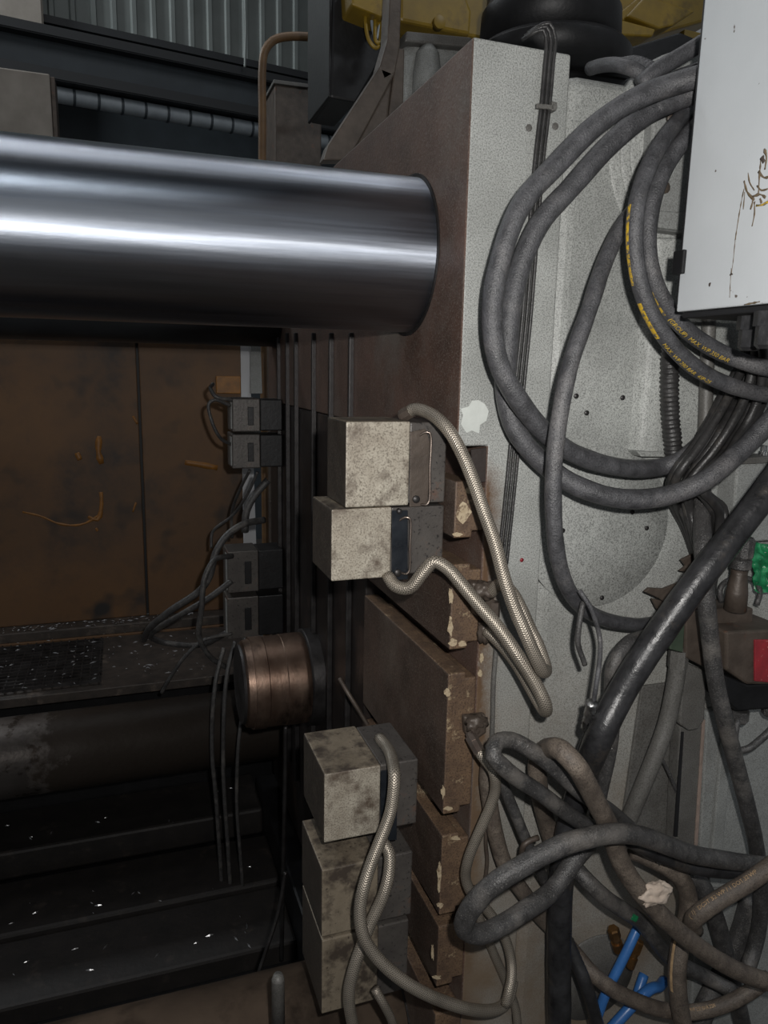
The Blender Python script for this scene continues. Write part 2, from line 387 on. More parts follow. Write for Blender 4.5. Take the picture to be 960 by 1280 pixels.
for k in range(60):        # closure strip under the cladding: one light block per trough
    wall_box('closure_strip', -6 + k * .2 + .01, -6 + k * .2 + .17, zc0 - .2, zc0 - .06, -.06, -.02, 'wall_sheet', wall) if -2.2 < -6 + k * .2 < 2.6 else None
# crane runway beam in front of the wall
of = .55
zb = lambda py: zcoord(120, py, of)
beam = thing('runway_beam', 'long dark steel runway beam running across the hall wall', 'beam', w0 + wn * of + Vector((0, 0, zb(116))))
wall_box('top_flange', -7, 7, zb(65), zb(52), of - .16, of + .16, 'wall_beam_dark', beam, .01)
wall_box('web', -7, 7, zb(102), zb(65), of - .03, of + .03, 'wall_beam', beam)
wall_box('bottom_flange', -7, 7, zb(116), zb(102), of - .16, of + .16, 'wall_beam_dark', beam, .01)
# column behind the beam
ua, ub = ucoord(12, 60, .1), ucoord(56, 60, .1)
col = wall_box('concrete_column', ua - .1, ub, -.55, 7.6, -.05, .16, 'concrete', None, .02); tag(col, 'pale concrete wall column crossing behind the dark runway beam', 'column')
# wrapped pipe under the beam
pt = [w0 + wd * (-3 + k * .5) + wn * .55 for k in range(13)]
zp = zcoord(120, 127, .55)
pipe = thing('wrapped_pipe', 'grey lagged pipe with bands running under the runway beam', 'pipe', pt[0] + Vector((0, 0, zp - .06)))
tube('lagging', [Vector((p.x, p.y, zp)) for p in pt], .075, 'pipe_wrap', pipe, 12, .2)
for k in range(24):
    c = w0 + wd * (-1.6 + k * .22) + wn * .55; c.z = zp
    lathe('band', [(-.012, .080), (.012, .080)], c, axis_frame(wd), 'wall_beam', pipe, 12)
tube('hanging_wire', [wall_pt(306, -20, .8), wall_pt(307, 40, .8), wall_pt(306, 84, .8)], .012, 'wall_sheet', None, 6)
tag(bpy.data.objects['hanging_wire'], 'thin pale wire hanging in front of wall cladding', 'wire')
# pale wall cabinet at the left under the beam
cb = P(-60, 88, y=7.0); ce = P(65, 165, y=7.0)
hb = thing('wall_cabinet', 'pale beige boxed column casing below the runway beam', 'casing', ((cb.x + ce.x) / 2, 7.0, -.55))
box('casing_body', cb.x, P(64, 130, y=7.0).x, 7.0, 7.3, -.55, P(30, 88, y=7.0).z, 'concrete', hb, .01)
box('casing_side', P(64, 130, y=7.0).x + .002, P(70, 130, y=7.0).x, 7.02, 7.28, -.55, P(30, 90, y=7.0).z, 'brown_iron', hb, .005)
# guard rail tube and brown cabinet behind the platen
rl = [Vector((P(328, 260, y=4.2).x, 4.2, -.55)), P(328, 260, y=4.2), P(328, 140, y=4.2), P(328, 85, y=4.2), P(331, 64, y=4.2), P(341, 51, y=4.2), P(358, 46, y=4.2), P(400, 47, y=4.2), P(440, 52, y=4.2)]
o, _ = tube('guard_rail', rl, .021, 'rail_paint', None, 12); tag(o, 'bent brown tube handrail behind the bright tie bar', 'handrail')
bc = thing('brown_cabinet', 'brown steel cabinet standing behind the tube handrail', 'cabinet', (P(370, 200, y=4.8).x, 5.0, -.55))
box('cabinet_body', P(344, 150, y=4.8).x, P(402, 150, y=4.8).x, 4.8, 5.2, -.55, P(372, 108, y=4.8).z, 'brown_iron', bc, .008)
ppx('cabinet_top', [(342, 99), (404, 107), (404, 112), (342, 104)], 4.78, .44, 'grey_paint_dark', bc, .003)

# ------------------------------------------------------------------ orange guard door behind the machine
yd = 3.75
dz0, dz1 = P(150, 772, y=yd).z, P(150, 395, y=yd).z
dx0, dx1 = P(-140, 600, y=yd).x, P(303, 600, y=yd).x; dsx = P(178, 600, y=yd).x
gd = thing('guard_door', 'orange brown painted sheet steel guard door with scraped paint', 'guard', ((dx0 + dx1) / 2, yd, dz0))
box('door_sheet', dx0, dsx - .006, yd, yd + .03, dz0, dz1, 'panel_orange', gd, .004)
box('door_sheet', dsx + .006, dx1, yd - .008, yd + .022, dz0, dz1, 'panel_orange', gd, .004)
box('seam_shade', dsx - .03, dsx + .03, yd + .031, yd + .04, dz0, dz1, 'black_gap_shade', gd, 0)  # added black strip paints the shade in the gap between the sheets
box('bottom_channel', dx0, dx1, yd - .10, yd + .02, dz0 - .05, dz0 + .0, 'tray_dirt', gd, .006)
box('bottom_lip', dx0, dx1, yd - .115, yd - .10, dz0 - .075, dz0 - .045, 'panel_orange', gd, .003)
a = P(269, 470, y=yd); b_ = P(300, 492, y=yd)
box('door_pocket', a.x, b_.x, yd - .03, yd - .008, b_.z, a.z, 'paint_drip', gd, .004)
def drip(pts, r, y=yd - .004):
    v = [P(*q, y=y) for q in pts]
    pa = spline(v, .02); vs_, fs, _ = tube_geo(pa, r, 6, lambda i, l, tot: r * (.45 + .9 * abs(mnoise.noise(Vector((l * 14, r * 900, 0))))))
    obj('bare_patch', [Vector((q.x, y + (q.y - y) * .04, q.z)) for q in vs_], fs, 'paint_drip', gd, True)
drip([(28, 640), (50, 645), (75, 655), (100, 656), (118, 648), (128, 640)], .010)
drip([(124, 545), (123, 565), (127, 580)], .020); drip([(126, 615), (127, 630), (122, 650), (110, 646)], .016); drip([(96, 566), (100, 575)], .022)
drip([(231, 578), (252, 581), (272, 585)], .030, yd - .012); drip([(120, 660), (122, 664)], .012)
drip([(166, 640), (170, 628)], .010); drip([(166, 520), (172, 530)], .012)
# white post between door and platen
wp = thing('white_post', 'white painted post glimpsed between guard door and platen', 'post', P(312, 800, y=3.95))
ppx('post_body', [(299, 430), (312, 430), (326, 840), (309, 840)], 3.95, .08, 'white_paint', wp, .004)
ppx('post_plate', [(313, 432), (326, 432), (328, 492), (313, 492)], 3.93, .02, 'grey_paint', wp, .002)
# chip tray with mesh, behind the lower tie bar
tz = P(60, 800, y=yd - .12).z
ty0 = 3.02
tray = thing('chip_tray', 'dirty steel chip tray with mesh floor under guard door', 'tray', (-.6, 3.4, tz - .06))
box('tray_plate', dx0 - .3, .5, ty0, yd - .12, tz - .05, tz - .012, 'tray_dirt', tray, .003)
vs_, fs = [], []
def quadbar(p, q, wd_, h):
    d = (q - p).normalized(); s = Vector((-d.y, d.x, 0)) * wd_ / 2; i = len(vs_)
    for e in (p, q):
        vs_.extend([e - s, e + s, e + s + Vector((0, 0, h)), e - s + Vector((0, 0, h))])
    fs.extend([(i, i + 1, i + 5, i + 4), (i + 1, i + 2, i + 6, i + 5), (i + 2, i + 3, i + 7, i + 6), (i + 3, i, i + 4, i + 7), (i, i + 3, i + 2, i + 1), (i + 4, i + 5, i + 6, i + 7)])
mx0, mx1, my0, my1 = dx0, P(128, 830, z=tz).x, ty0 + .05, yd - .16
n = int((mx1 - mx0) / .035)
for k in range(n + 1): quadbar(Vector((mx0 + k * .035, my0, tz - .006)), Vector((mx0 + k * .035, my1, tz - .006)), .005, .012)
n = int((my1 - my0) / .035)
for k in range(n + 1): quadbar(Vector((mx0, my0 + k * .035, tz - .002)), Vector((mx1, my0 + k * .035, tz - .002)), .006, .012)
o = obj('mesh_floor', vs_, fs, 'dark_steel', tray); tag(o, kind='stuff')
# swarf on tray
vs_, fs = [], []
for k in range(330):
    x = random.uniform(dx0, .3); y = random.uniform(ty0 + .03, yd - .13); s = random.uniform(.002, .008); i = len(vs_)
    if random.random() < .4: y = yd - .02 - random.random() * .08; z = dz0 + .004
    else: z = tz + .012
    a = random.random() * 6.28; dxx = Vector((math.cos(a), math.sin(a), 0)) * s * random.uniform(1, 2.5); dyy = Vector((-math.sin(a), math.cos(a), 0)) * s * .5
    c = Vector((x, y, z)); up = Vector((0, 0, s * .6))
    vs_ += [c - dxx, c + dyy, c + dxx, c - dyy, c + up]; fs += [(i, i + 1, i + 4), (i + 1, i + 2, i + 4), (i + 2, i + 3, i + 4), (i + 3, i, i + 4), (i + 3, i + 2, i + 1, i)]
o = obj('metal_chips', vs_, fs, 'swarf'); tag(o, 'bright metal chips strewn over the chip tray', 'swarf', kind='stuff')

# ------------------------------------------------------------------ machine base below the tie bars
bf = thing('press_bed', 'dark grimy press bed with stepped beams below the tie bars', 'press bed', (-.5, 2.2, -.55))
def base_beam(pt_, pb, y, dep, name='base_beam', m='pit_steel'):
    box(name, -2.6, .50, y, y + dep, P(100, pb, y=y).z, P(100, pt_, y=y).z, m, bf, .012)
base_beam(1050, 1084, 2.92, .3)
base_beam(1150, 1174, 2.55, .3)
base_beam(1238, 1290, 2.25, .3)
vs_, fs = [], []
for k in range(45):
    yq, pyq = random.choice(((2.92, 1050), (2.55, 1150), (2.25, 1238)))
    c = Vector((random.uniform(-.6, .45), yq + random.uniform(.01, .2), P(100, pyq, y=yq).z + .0005)); q_ = random.uniform(.003, .010); a = random.random() * 6.28; i = len(vs_)
    d1 = Vector((math.cos(a), math.sin(a), 0)) * q_ * 1.6; d2 = Vector((-math.sin(a), math.cos(a), 0)) * q_ * .4
    vs_ += [c - d1, c + d2, c + d1, c - d2, c + Vector((0, 0, q_ * .5))]; fs += [(i, i + 1, i + 4), (i + 1, i + 2, i + 4), (i + 2, i + 3, i + 4), (i + 3, i, i + 4), (i + 3, i + 2, i + 1, i)]
o = obj('metal_chips', vs_, fs, 'swarf'); tag(o, 'few metal chips scattered over the dark press bed beams', 'swarf', kind='stuff')
box('back_skirt', -2.6, 1.3, 3.22, 3.26, -.55, tz - .055, 'black_steel', bf, .004)
box('sump_floor', -2.6, .5, 1.0, 3.2, -.55, -.45, 'black_steel', bf, 0)
box('bed', .5, 2.6, 1.15, 3.1, -.55, -.22, 'black_steel', bf, .01)

# ================================================================== the platen
YE = 3.0
ZT = P(600, 47, y=YS).z
ZB = -.2
pl = thing('machine_platen', 'grey painted cast platen with slotted brown die face', 'platen', (.9, 2.0, ZB))
XR = xs(598, 640) + .012          # depth of the slots
XS = P(700, 300, y=YS).x          # seam between flange and web
S1t = zs(558)
sidemat = lambda f: 1 if f.normal.x < -.5 else 0
# upper face plate + flange web
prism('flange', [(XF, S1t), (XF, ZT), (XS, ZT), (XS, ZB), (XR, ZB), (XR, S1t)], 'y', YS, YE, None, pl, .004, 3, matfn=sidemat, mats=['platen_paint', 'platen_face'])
# lower rails between the T-slots (each lip a bar of its own), then the recessed slot floor is the flange
RY = 1.72
slots = [(602, 673), (706, 812), (842, 1016), (1042, 1140), (1154, 1228)]
for a, b_ in slots:
    z1, z0 = zs(a), zs(b_)
    hh = min(.012, (z1 - z0) * .15)
    q = [(XF, z0), (XF + (XR - XF) * .62, z0), (XF + (XR - XF) * .62, z0 + hh), (XR, z0 + hh), (XR, z1 - hh), (XF + (XR - XF) * .62, z1 - hh), (XF + (XR - XF) * .62, z1), (XF, z1)]
    prism('slot_rail', q, 'y', YS + .001, RY, None, pl, .003, 2, matfn=sidemat, mats=['slot_rust', 'rail_face'])
prism('slot_rail', [(XF, ZB + .05), (XR, ZB + .05), (XR, zs(1262)), (XF, zs(1262))], 'y', YS + .001, RY, None, pl, .003, 2, matfn=sidemat, mats=['slot_rust', 'rail_face'])
rc = random.Random(5)
def chip(px, py, w_, h_, m='paint_chip'):
    n_ = 11; pts = []
    for k in range(n_):
        a_ = 2 * math.pi * k / n_; q_ = rc.uniform(.55, 1.1); pts.append((px + w_ * q_ * math.cos(a_), py + h_ * q_ * math.sin(a_)))
    ppx('paint_chip', pts, YS - .0008, .0015, m, pl, 0)
for a_ in ((566, 803, 6, 5), (578, 805, 8, 4), (563, 785, 4, 14), (564, 745, 3, 12), (561, 1011, 8, 3), (554, 990, 3, 9), (551, 1132, 5, 4), (549, 1095, 3, 22), (569, 1048, 8, 3), (546, 1222, 6, 3), (541, 1190, 2, 12), (580, 640, 10, 14), (588, 612, 7, 5), (572, 668, 7, 3), (602, 822, 3, 7), (600, 842, 3, 5), (559, 866, 4, 6), (570, 720, 8, 4), (585, 734, 5, 5)): chip(*a_)
# flat plate painted with the shade of the T-slot end, above the first rail
ppx('slot_end', [(589, 562), (608, 560), (607, 602), (591, 604)], YS - .003, .004, 'slot_shade', pl, 0)
# centre part of the die face: dark, with upright slots
box('die_plate', XF + .004, XR, RY + .003, YE, ZB + .05, S1t - .002, 'platen_dark', pl, .004)
for px in (350, 361, 372, 394, 416, 441):
    yy = P(px, 470, x=XF).y
    box('upright_bar', XF - .012, XF + .004, yy - .006, yy + .006, .1, P(px, 416, x=XF).z, 'dark_steel', pl, .003)
# web casting behind the flange
ZW = P(716, 88, y=YS + .008).z
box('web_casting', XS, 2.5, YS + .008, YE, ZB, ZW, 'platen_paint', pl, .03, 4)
# tie-bar pocket boss: stepped rings and proud bolted cap
bc_ = P(868, 196, y=YS)
bx, bz = bc_.x, bc_.z
rr = (P(768, 230, y=YS) - P(868, 230, y=YS)).length
for q_, h_ in ((1.04, .003), (.93, .010), (.84, .017), (.70, .022)):
    lathe('boss_ring', [(-h_, rr * q_ - .008), (-h_ + .004, rr * q_ - .002), (-h_ + .012, rr * q_), (.02, rr * q_)], (bx, YS + .006, bz), 'y', 'platen_paint', pl, 56)
ppx('boss_cap', [(818, 130), (905, 130), (905, 287), (858, 291), (828, 287), (813, 276), (812, 240)], YS - .035, .05, 'grey_paint', pl, .005)
ppx('boss_cap_lip', [(806, 262), (905, 268), (905, 285), (858, 289), (826, 285), (811, 275)], YS - .042, .008, 'grey_paint', pl, .003)
for q in ((830, 235), (838, 148)): disc_screw('cap_bolt', P(*q, y=YS - .036), .010, 'brown_iron', pl, .008)
# vertical rib casting right of the cover
q0, q1 = P(806, 300, y=YS), P(806, 566, y=YS)
prism('casting_rib', [(q0.x, YS + .02), (q0.x + .02, YS - .012), (q0.x + .05, YS - .022), (q0.x + .30, YS - .022), (q0.x + .30, YS + .02)], 'z', P(806, 570, y=YS).z, P(806, 296, y=YS).z, 'platen_paint', pl, .008, 3)
ppx('rib_foot', [(796, 564), (880, 566), (880, 572), (802, 571)], YS - .026, .03, 'platen_paint', pl, .002)
# round flush cover with screws
cc = P(752, 660, y=YS); cr = (P(752, 660, y=YS) - P(752, 758, y=YS)).length
lathe('round_cover', [(-.0025, cr - .002), (0, cr), (.008, cr)], (cc.x, YS + .006, cc.z), 'y', 'platen_paint', pl, 56)
for q in ((703, 663), (808, 660), (752, 747), (733, 516), (778, 497), (720, 495), (790, 640)): disc_screw('cover_screw', P(*q, y=YS + .004), .0048, 'dark_steel', pl, .004)
for q in ((661, 160), (694, 158)): disc_screw('plug', P(*q, y=YS), .006, 'grey_paint_dark', pl, .002)
o = ppx('bare_patch', [(598, 500), (606, 505), (611, 514), (608, 526), (600, 531), (599, 542), (590, 538), (583, 541), (576, 530), (579, 519), (576, 511), (586, 508), (590, 501)], YS - .0006, .001, 'bare_paint', pl, 0)
o = lathe('red_mark', [(-.0012, .004), (0, .004)], P(652, 700, y=YS), 'y', 'red_plastic', pl, 12)
# lower right: recess panel, post and plate of the web
ppx('web_step', [(884, 890), (960, 880), (1100, 900), (1100, 1300), (862, 1300)], YS - .012, .02, 'grey_paint', pl, .004)
ppx('web_rib', [(905, 905), (918, 905), (900, 1110), (886, 1110)], YS - .02, .01, 'grey_paint', pl, .003)
ppx('recess_plate', [(803, 858), (850, 852), (850, 1048), (775, 1048)], YS - .001, .008, 'grey_paint_dark', pl, .002)
lathe('lower_cover', [(-.003, .105), (0, .107), (.006, .107)], P(742, 1222, y=YS + .006), 'y', 'grey_paint_dark', pl, 48)

# ================================================================== tie bars
def tie_bar(y, z, r, m, label, x0=-2.6, ring=True):
    t = thing('tie_bar', label, 'tie bar', ((x0 + XF) / 2, y, z - r), None)
    lathe('bar', [(x0, r - .004), (x0 + .004, r), (XF - .0005, r)], (0, y, z), 'x', m, t, 96)
    if ring: lathe('wiper_ring', [(XF - .003, r + .001), (XF - .003, r + .007), (XF + .006, r + .007)], (0, y, z), 'x', 'dark_steel', t, 64)
    return t
TY, TZ, TR = 1.462, 1.822, .147
tie_bar(TY, TZ, TR, 'chrome', 'thick polished steel tie bar entering the top of platen face')
tie_bar(2.86, TZ, TR, 'bar_shadow', 'shadowed dark tie bar running behind the polished one')
tie_bar(2.86, .155, TR, 'chrome_dirty', 'grimy lower tie bar caked with dark grease beyond pit')
tie_bar(TY, .06, TR, 'bar_hazed', 'haze painted brown lower tie bar beside the stacked clamps')
# shot sleeve
sy, sz = 2.25, P(392, 858, x=XF - .02).z
sr = (P(345, 800, y=sy) - P(345, 915, y=sy)).length / 2 * .92
sx0 = P(312, 850, y=sy).x
s = thing('shot_sleeve', 'bronze coloured shot sleeve nozzle projecting from the die face', 'sleeve', ((sx0 + XF) / 2, sy, sz - sr))
sxx = lambda px: P(px, 850, y=sy).x
lathe('nozzle', [(sx0 - .03, sr * .80), (sx0 - .02, sr * .93), (sx0, sr * .96), (sx0, sr), (sxx(328), sr), (sxx(329), sr * .985), (sxx(350), sr * .985), (sxx(351), sr), (sxx(372), sr), (sxx(378), sr * 1.0)], (0, sy, sz), 'x', 'bronze', s, 64)
lathe('nozzle_ring', [(sx0 - .034, sr * .62), (sx0 - .034, sr * .84), (sx0 - .028, sr * .86), (sx0 - .02, sr * .86)], (0, sy, sz), 'x', 'dark_steel', s, 64)
lathe('flange', [(sxx(378), sr * 1.05), (sxx(380), sr * 1.07), (sxx(396), sr * 1.07), (sxx(396), sr * .95), (XF + .004, sr * .95)], (0, sy, sz), 'x', 'dark_steel', s, 64)
# thin slanting lever below the sleeve flange
o, _ = tube('drain_tube', [P(424, 848, y=1.75), P(436, 868, y=1.72), P(452, 894, y=1.70), P(470, 925, y=1.68)], .006, 'brown_iron', None, 8); tag(o, 'thin rusty tube slanting down beside the shot sleeve', 'tube')

# ================================================================== die clamps
def clamp(label, px0, pxm, pyt, pyb, yf, dep, dx=0.0, white='block_steel', ring_y=None, pxe=None, handle='rod_steel', group='hydraulic clamps on the near edge'):
    """px0 front-left edge, pxm seam between pale and dark block, at front distance yf"""
    x0 = P(px0, (pyt + pyb) / 2, y=yf).x; xm = P(pxm, (pyt + pyb) / 2, y=yf).x; x1 = XF - .001
    if pxe: x1 = min(P(pxe, (pyt + pyb) / 2, y=yf).x, XF - .001)
    z1 = P(px0, pyt, y=yf).z; z0 = P(px0, pyb, y=yf).z
    t = thing('hydraulic_clamp', label, 'clamp', ((x0 + x1) / 2, yf + dep / 2, z0), group)
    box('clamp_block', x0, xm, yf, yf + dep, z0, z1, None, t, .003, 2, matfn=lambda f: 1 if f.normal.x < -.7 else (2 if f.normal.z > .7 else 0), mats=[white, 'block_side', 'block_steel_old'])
    body = box('clamp_body', xm + .0008, x1, yf + .004, yf + dep - .003, z0 + .002, z1 - .002, 'block_dark', t, .003)
    return body, x0, xm, x1, yf, z0, z1
def staple(t, x, y, z0, z1, dz=.0):
    # bent rod guarding the hose port
    pts = [(x - .020, y + .004, z1 - .008), (x - .010, y - .003, z1), (x - .003, y - .006, z1 - .001), (x, y - .006, z1 - .008), (x, y - .006, (z0 + z1) / 2), (x, y - .006, z0 + .006), (x - .004, y - .005, z0), (x - .014, y + .004, z0)]
    h, _ = tube('guard_rod', pts, .0023, 'rod_steel', t, 8, .003)
def studs(t, lst, y):
    for x, z, r in lst: lathe('stud', [(-.008, r * .6), (-.006, r), (.003, r)], (x, y, z), 'y', 'dark_steel', t, 10)
YC = 1.24
t, x0, xm, x1, yf, z0, z1 = clamp('pale steel die clamp on top of the middle pair', 432, 512, 527, 635, YC, .125)
staple(t, P(536, 580, y=YC).x, YC, P(536, 630, y=YC).z, P(536, 540, y=YC).z); studs(t, [(P(520, 624, y=YC).x, P(520, 624, y=YC).z, .007)], YC + .003)
ppx('oil_plate', [(513, 540), (532, 536), (540, 560), (534, 632), (512, 634)], YC + .001, .004, 'brown_iron', t, .001)
t, x0, xm, x1, yf, z0, z1 = clamp('pale steel die clamp set lower and further out in middle pair', 414, 489, 637, 727, YC, .14)
staple(t, P(511, 680, y=YC).x, YC, P(511, 716, y=YC).z, P(511, 646, y=YC).z); studs(t, [(P(497, 716, y=YC).x, P(497, 716, y=YC).z, .007), (P(499, 639, y=YC).x, P(499, 639, y=YC).z, .005)], YC + .003)
ppx('oil_plate', [(490, 638), (510, 638), (510, 724), (490, 726)], YC + .001, .004, 'oil_steel', t, .001)
t, x0, xm, x1, yf, z0, z1 = clamp('die clamp on top of the lower stack with braided hose leaving its top', 405, 475, 968, 1054, YC, .17, pxe=522)
ppx('oil_plate', [(476, 964), (497, 962), (496, 1050), (476, 1052)], YC + .001, .004, 'oil_steel', t, .001)
t, *_ = clamp('brown stained die clamp in the middle of the lower stack', 402, 472, 1088, 1172, YC, .17, white='block_steel_old', pxe=515)
studs(t, [(P(488, 1096, y=YC).x, P(488, 1096, y=YC).z, .006)], YC + .003)
t, *_ = clamp('brown stained die clamp at the bottom of the lower stack', 402, 472, 1176, 1268, YC, .17, white='block_steel_old', pxe=510)
# clamps on the far edge of the platen
def far_clamp(label, pxl, pyt, pyb, y, dep=.13):
    x0 = P(pxl, pyt, y=y).x; z1 = P(pxl, pyt, y=y).z; z0 = P(pxl, pyb, y=y).z; x1 = XF - .002
    t = thing('hydraulic_clamp', label, 'clamp', ((x0 + x1) / 2, y + dep / 2, z0), 'hydraulic clamps on the far edge')
    box('clamp_block', x0, x0 + (x1 - x0) * .55, y, y + dep, z0, z1, 'block_dark', t, .004)
    box('clamp_body', x0 + (x1 - x0) * .55 + .001, x1, y + .004, y + dep - .004, z0 + .003, z1 - .003, 'black_steel', t, .004)
    box('side_plate', x0 + (x1 - x0) * .30, x0 + (x1 - x0) * .42, y - .004, y, z0 + (z1 - z0) * .2, z1 - (z1 - z0) * .25, 'black_steel', t, .002)
    box('wear_strip', x0 - .003, x0, y + .008, y + .045, z0 + .01, z1 - .01, 'grey_paint', t, .001)
    return t
far_clamp('dark upper clamp of the pair high on the far platen edge', 290, 498, 540, 2.72)
far_clamp('dark lower clamp of the pair high on the far platen edge', 290, 543, 586, 2.72)
far_clamp('dark upper clamp beside the tangle of cables above the sleeve', 284, 690, 742, 2.72)
far_clamp('dark lower clamp beside the tangle of cables above the sleeve', 284, 748, 800, 2.72)

# ================================================================== cabinet at the right
xb = P(845, 390, y=1.0).x; yb = 1.0
zc_b = P(845, 390, y=yb).z
cab = thing('control_cabinet', 'white sheet steel control cabinet with oily drips down its door', 'cabinet', (xb + .25, .7, zc_b))
box('cabinet_body', xb + .012, xb + .5, yb - .75, yb - .004, zc_b + .004, 3.0, 'cabinet_white', cab, .004)
door = box('door', xb, xb + .011, yb - .76, yb, zc_b, 3.0, 'cabinet_white', cab, .0025)
box('underside_shade', xb + .004, xb + .45, yb - .75, yb - .01, zc_b - .010, zc_b - .001, 'black_gap_shade', cab, .002)  # black sheet paints the shade on the cabinet's underside
hz = P(848, 328, y=yb).z
h = box('hinge', xb - .006, xb + .004, yb - .012, yb + .012, hz - .018, hz + .018, 'black_steel', door, .002)
box('hinge_gap', xb + .002, xb + .012, yb + .0005, yb + .004, zc_b + .01, 3.0, 'black_gap_shade', cab, 0)
def on_door(pts, r, m, name='oil_drip', pr=.0006):
    v = [P(a, b, x=xb - .0002) for a, b in pts]
    pa = spline(v, .004); q, f, _ = tube_geo(pa, r, 6, lambda i, l, tot: r * (.35 + 1.2 * abs(mnoise.noise(Vector((l * 160, r * 3000, 1))))))
    obj(name, [Vector((xb - .0002 + (p.x - xb) * .12, p.y, p.z)) for p in q], f, m, door, True)
on_door([(930, 226), (934, 240), (943, 250)], 0.0033, 'cabinet_grime'); on_door([(930, 236), (926, 256), (922, 280), (919, 300)], 0.0014, 'cabinet_grime')
on_door([(931, 240), (929, 262)], 0.0015, 'cabinet_grime'); on_door([(943, 252), (943, 268), (940, 283)], 0.0021, 'cabinet_grime')
on_door([(951, 200), (949, 225), (948, 244)], 0.0018, 'cabinet_grime'); on_door([(935, 216), (937, 228), (943, 238)], 0.0016, 'cabinet_grime')
on_door([(914, 335), (913, 352), (912, 372)], 0.0010, 'cabinet_grime'); on_door([(940, 246), (950, 243), (957, 247)], 0.0024, 'cabinet_grime')
on_door([(945, 257), (953, 256), (962, 251)], 0.0033, 'yellow_print', 'latch_smear'); on_door([(952, 196), (955, 203)], 0.0045, 'brown_iron')
on_door([(919, 300), (916, 330), (914, 342)], 0.0009, 'cabinet_grime'); on_door([(886, 355), (888, 356)], 0.0036, 'brown_iron', 'rust_spot'); on_door([(914, 341), (914, 344)], 0.0030, 'brown_iron', 'rust_spot')
on_door([(930, 381), (950, 377)], 0.0015, 'cabinet_grime')
on_door([(955, 186), (958, 196), (956, 212)], .0030, 'cabinet_grime'); on_door([(948, 214), (955, 222), (962, 221)], .0022, 'cabinet_grime'); on_door([(946, 232), (952, 238), (960, 236)], .0026, 'cabinet_grime')
on_door([(937, 243), (941, 250), (938, 262)], .0018, 'cabinet_grime'); on_door([(950, 248), (952, 254)], .0034, 'cabinet_grime')
lk = P(974, 246, x=xb); lathe('latch', [(-.006, .010), (-.004, .014), (.0, .014)], lk, axis_frame((1, 0, 0)), 'yellow_print', door, 20)
# glands under the cabinet
for i, (px, py, r) in enumerate(((941, 398, .017), (962, 396, .016))):
    c = P(px, py, y=.9 if i == 0 else .82)
    c.z = zc_b - .010
    lathe('cable_gland', [(-.05, r * .7), (-.045, r), (-.02, r), (-.02, r * 1.25), (0, r * 1.25)], c, 'z', 'rubber_oily', cab, 8, False)
    if i == 0: g0 = c

# ================================================================== hoses
FONT = None
def text_geo(body, size):
    cu = bpy.data.curves.new('tmp', 'FONT'); cu.body = body; cu.size = size; cu.fill_mode = 'FRONT'
    o = bpy.data.objects.new('tmp', cu); C.objects.link(o)
    bpy.context.view_layer.update()
    me = bpy.data.meshes.new_from_object(o)
    v = [w_.co.copy() for w_ in me.vertices]; f = [list(p.vertices) for p in me.polygons]
    bpy.data.objects.remove(o); bpy.data.curves.remove(cu); bpy.data.meshes.remove(me)
    return v, f
def wrap_on(path, r, v, f, s0, ang, flip, name, m, parent):
    """lay flat outline (x along hose, y around it) on the hose skin; ang measured from the skin line facing the aisle"""
    L = [0]
    for i in range(1, len(path)): L.append(L[-1] + (path[i] - path[i - 1]).length)
    out = []
    for q in v:
        s = s0 + (-q.x if flip else q.x); yy = -q.y if flip else q.y
        s = min(max(s, 0), L[-1] - 1e-5)
        i = max(k for k in range(len(L) - 1) if L[k] <= s)
        u = (s - L[i]) / (L[i + 1] - L[i]); p = path[i].lerp(path[i + 1], u)
        t = (path[min(i + 1, len(path) - 1)] - path[max(i - 1, 0)]).normalized()
        nrm = (CAM + Vector((0, 0, 0)) - p); nrm = (nrm - t * nrm.dot(t)).normalized(); bb = nrm.cross(t)
        a = ang + yy / r
        out.append(p + (nrm * math.cos(a) + bb * math.sin(a)) * (r + .0005))
    return obj(name, out, f, m, parent)
def strip_geo(l, wdt, n=40):
    v, f = [], []
    for i in range(n + 1):
        for k in range(4): v.append(Vector((l * i / n, wdt * (k / 3 - .5), 0)))
    for i in range(n):
        for k in range(3): f.append([i * 4 + k, (i + 1) * 4 + k, (i + 1) * 4 + k + 1, i * 4 + k + 1])
    return v, f
HOSES = []
def hose(label, pts, wpx, m, name='hydraulic_hose', cat='hose', group=None, texts=None, ends=None, ridged=False, sides=14, wob=.0):
    """pts: (px, py, metres in front of the platen side); built after settle_hoses has laid the hoses clear of each other"""
    w3 = [P(q[0], q[1], y=YS - q[2]) for q in pts]
    r = wpx / 2 * sum(depth(p) for p in w3) / len(w3) / F
    HOSES.append(dict(label=label, w3=w3, r=r, m=m, name=name, cat=cat, group=group, texts=texts, ends=ends, ridged=ridged, sides=sides, wob=wob, path=spline(w3, .010)))
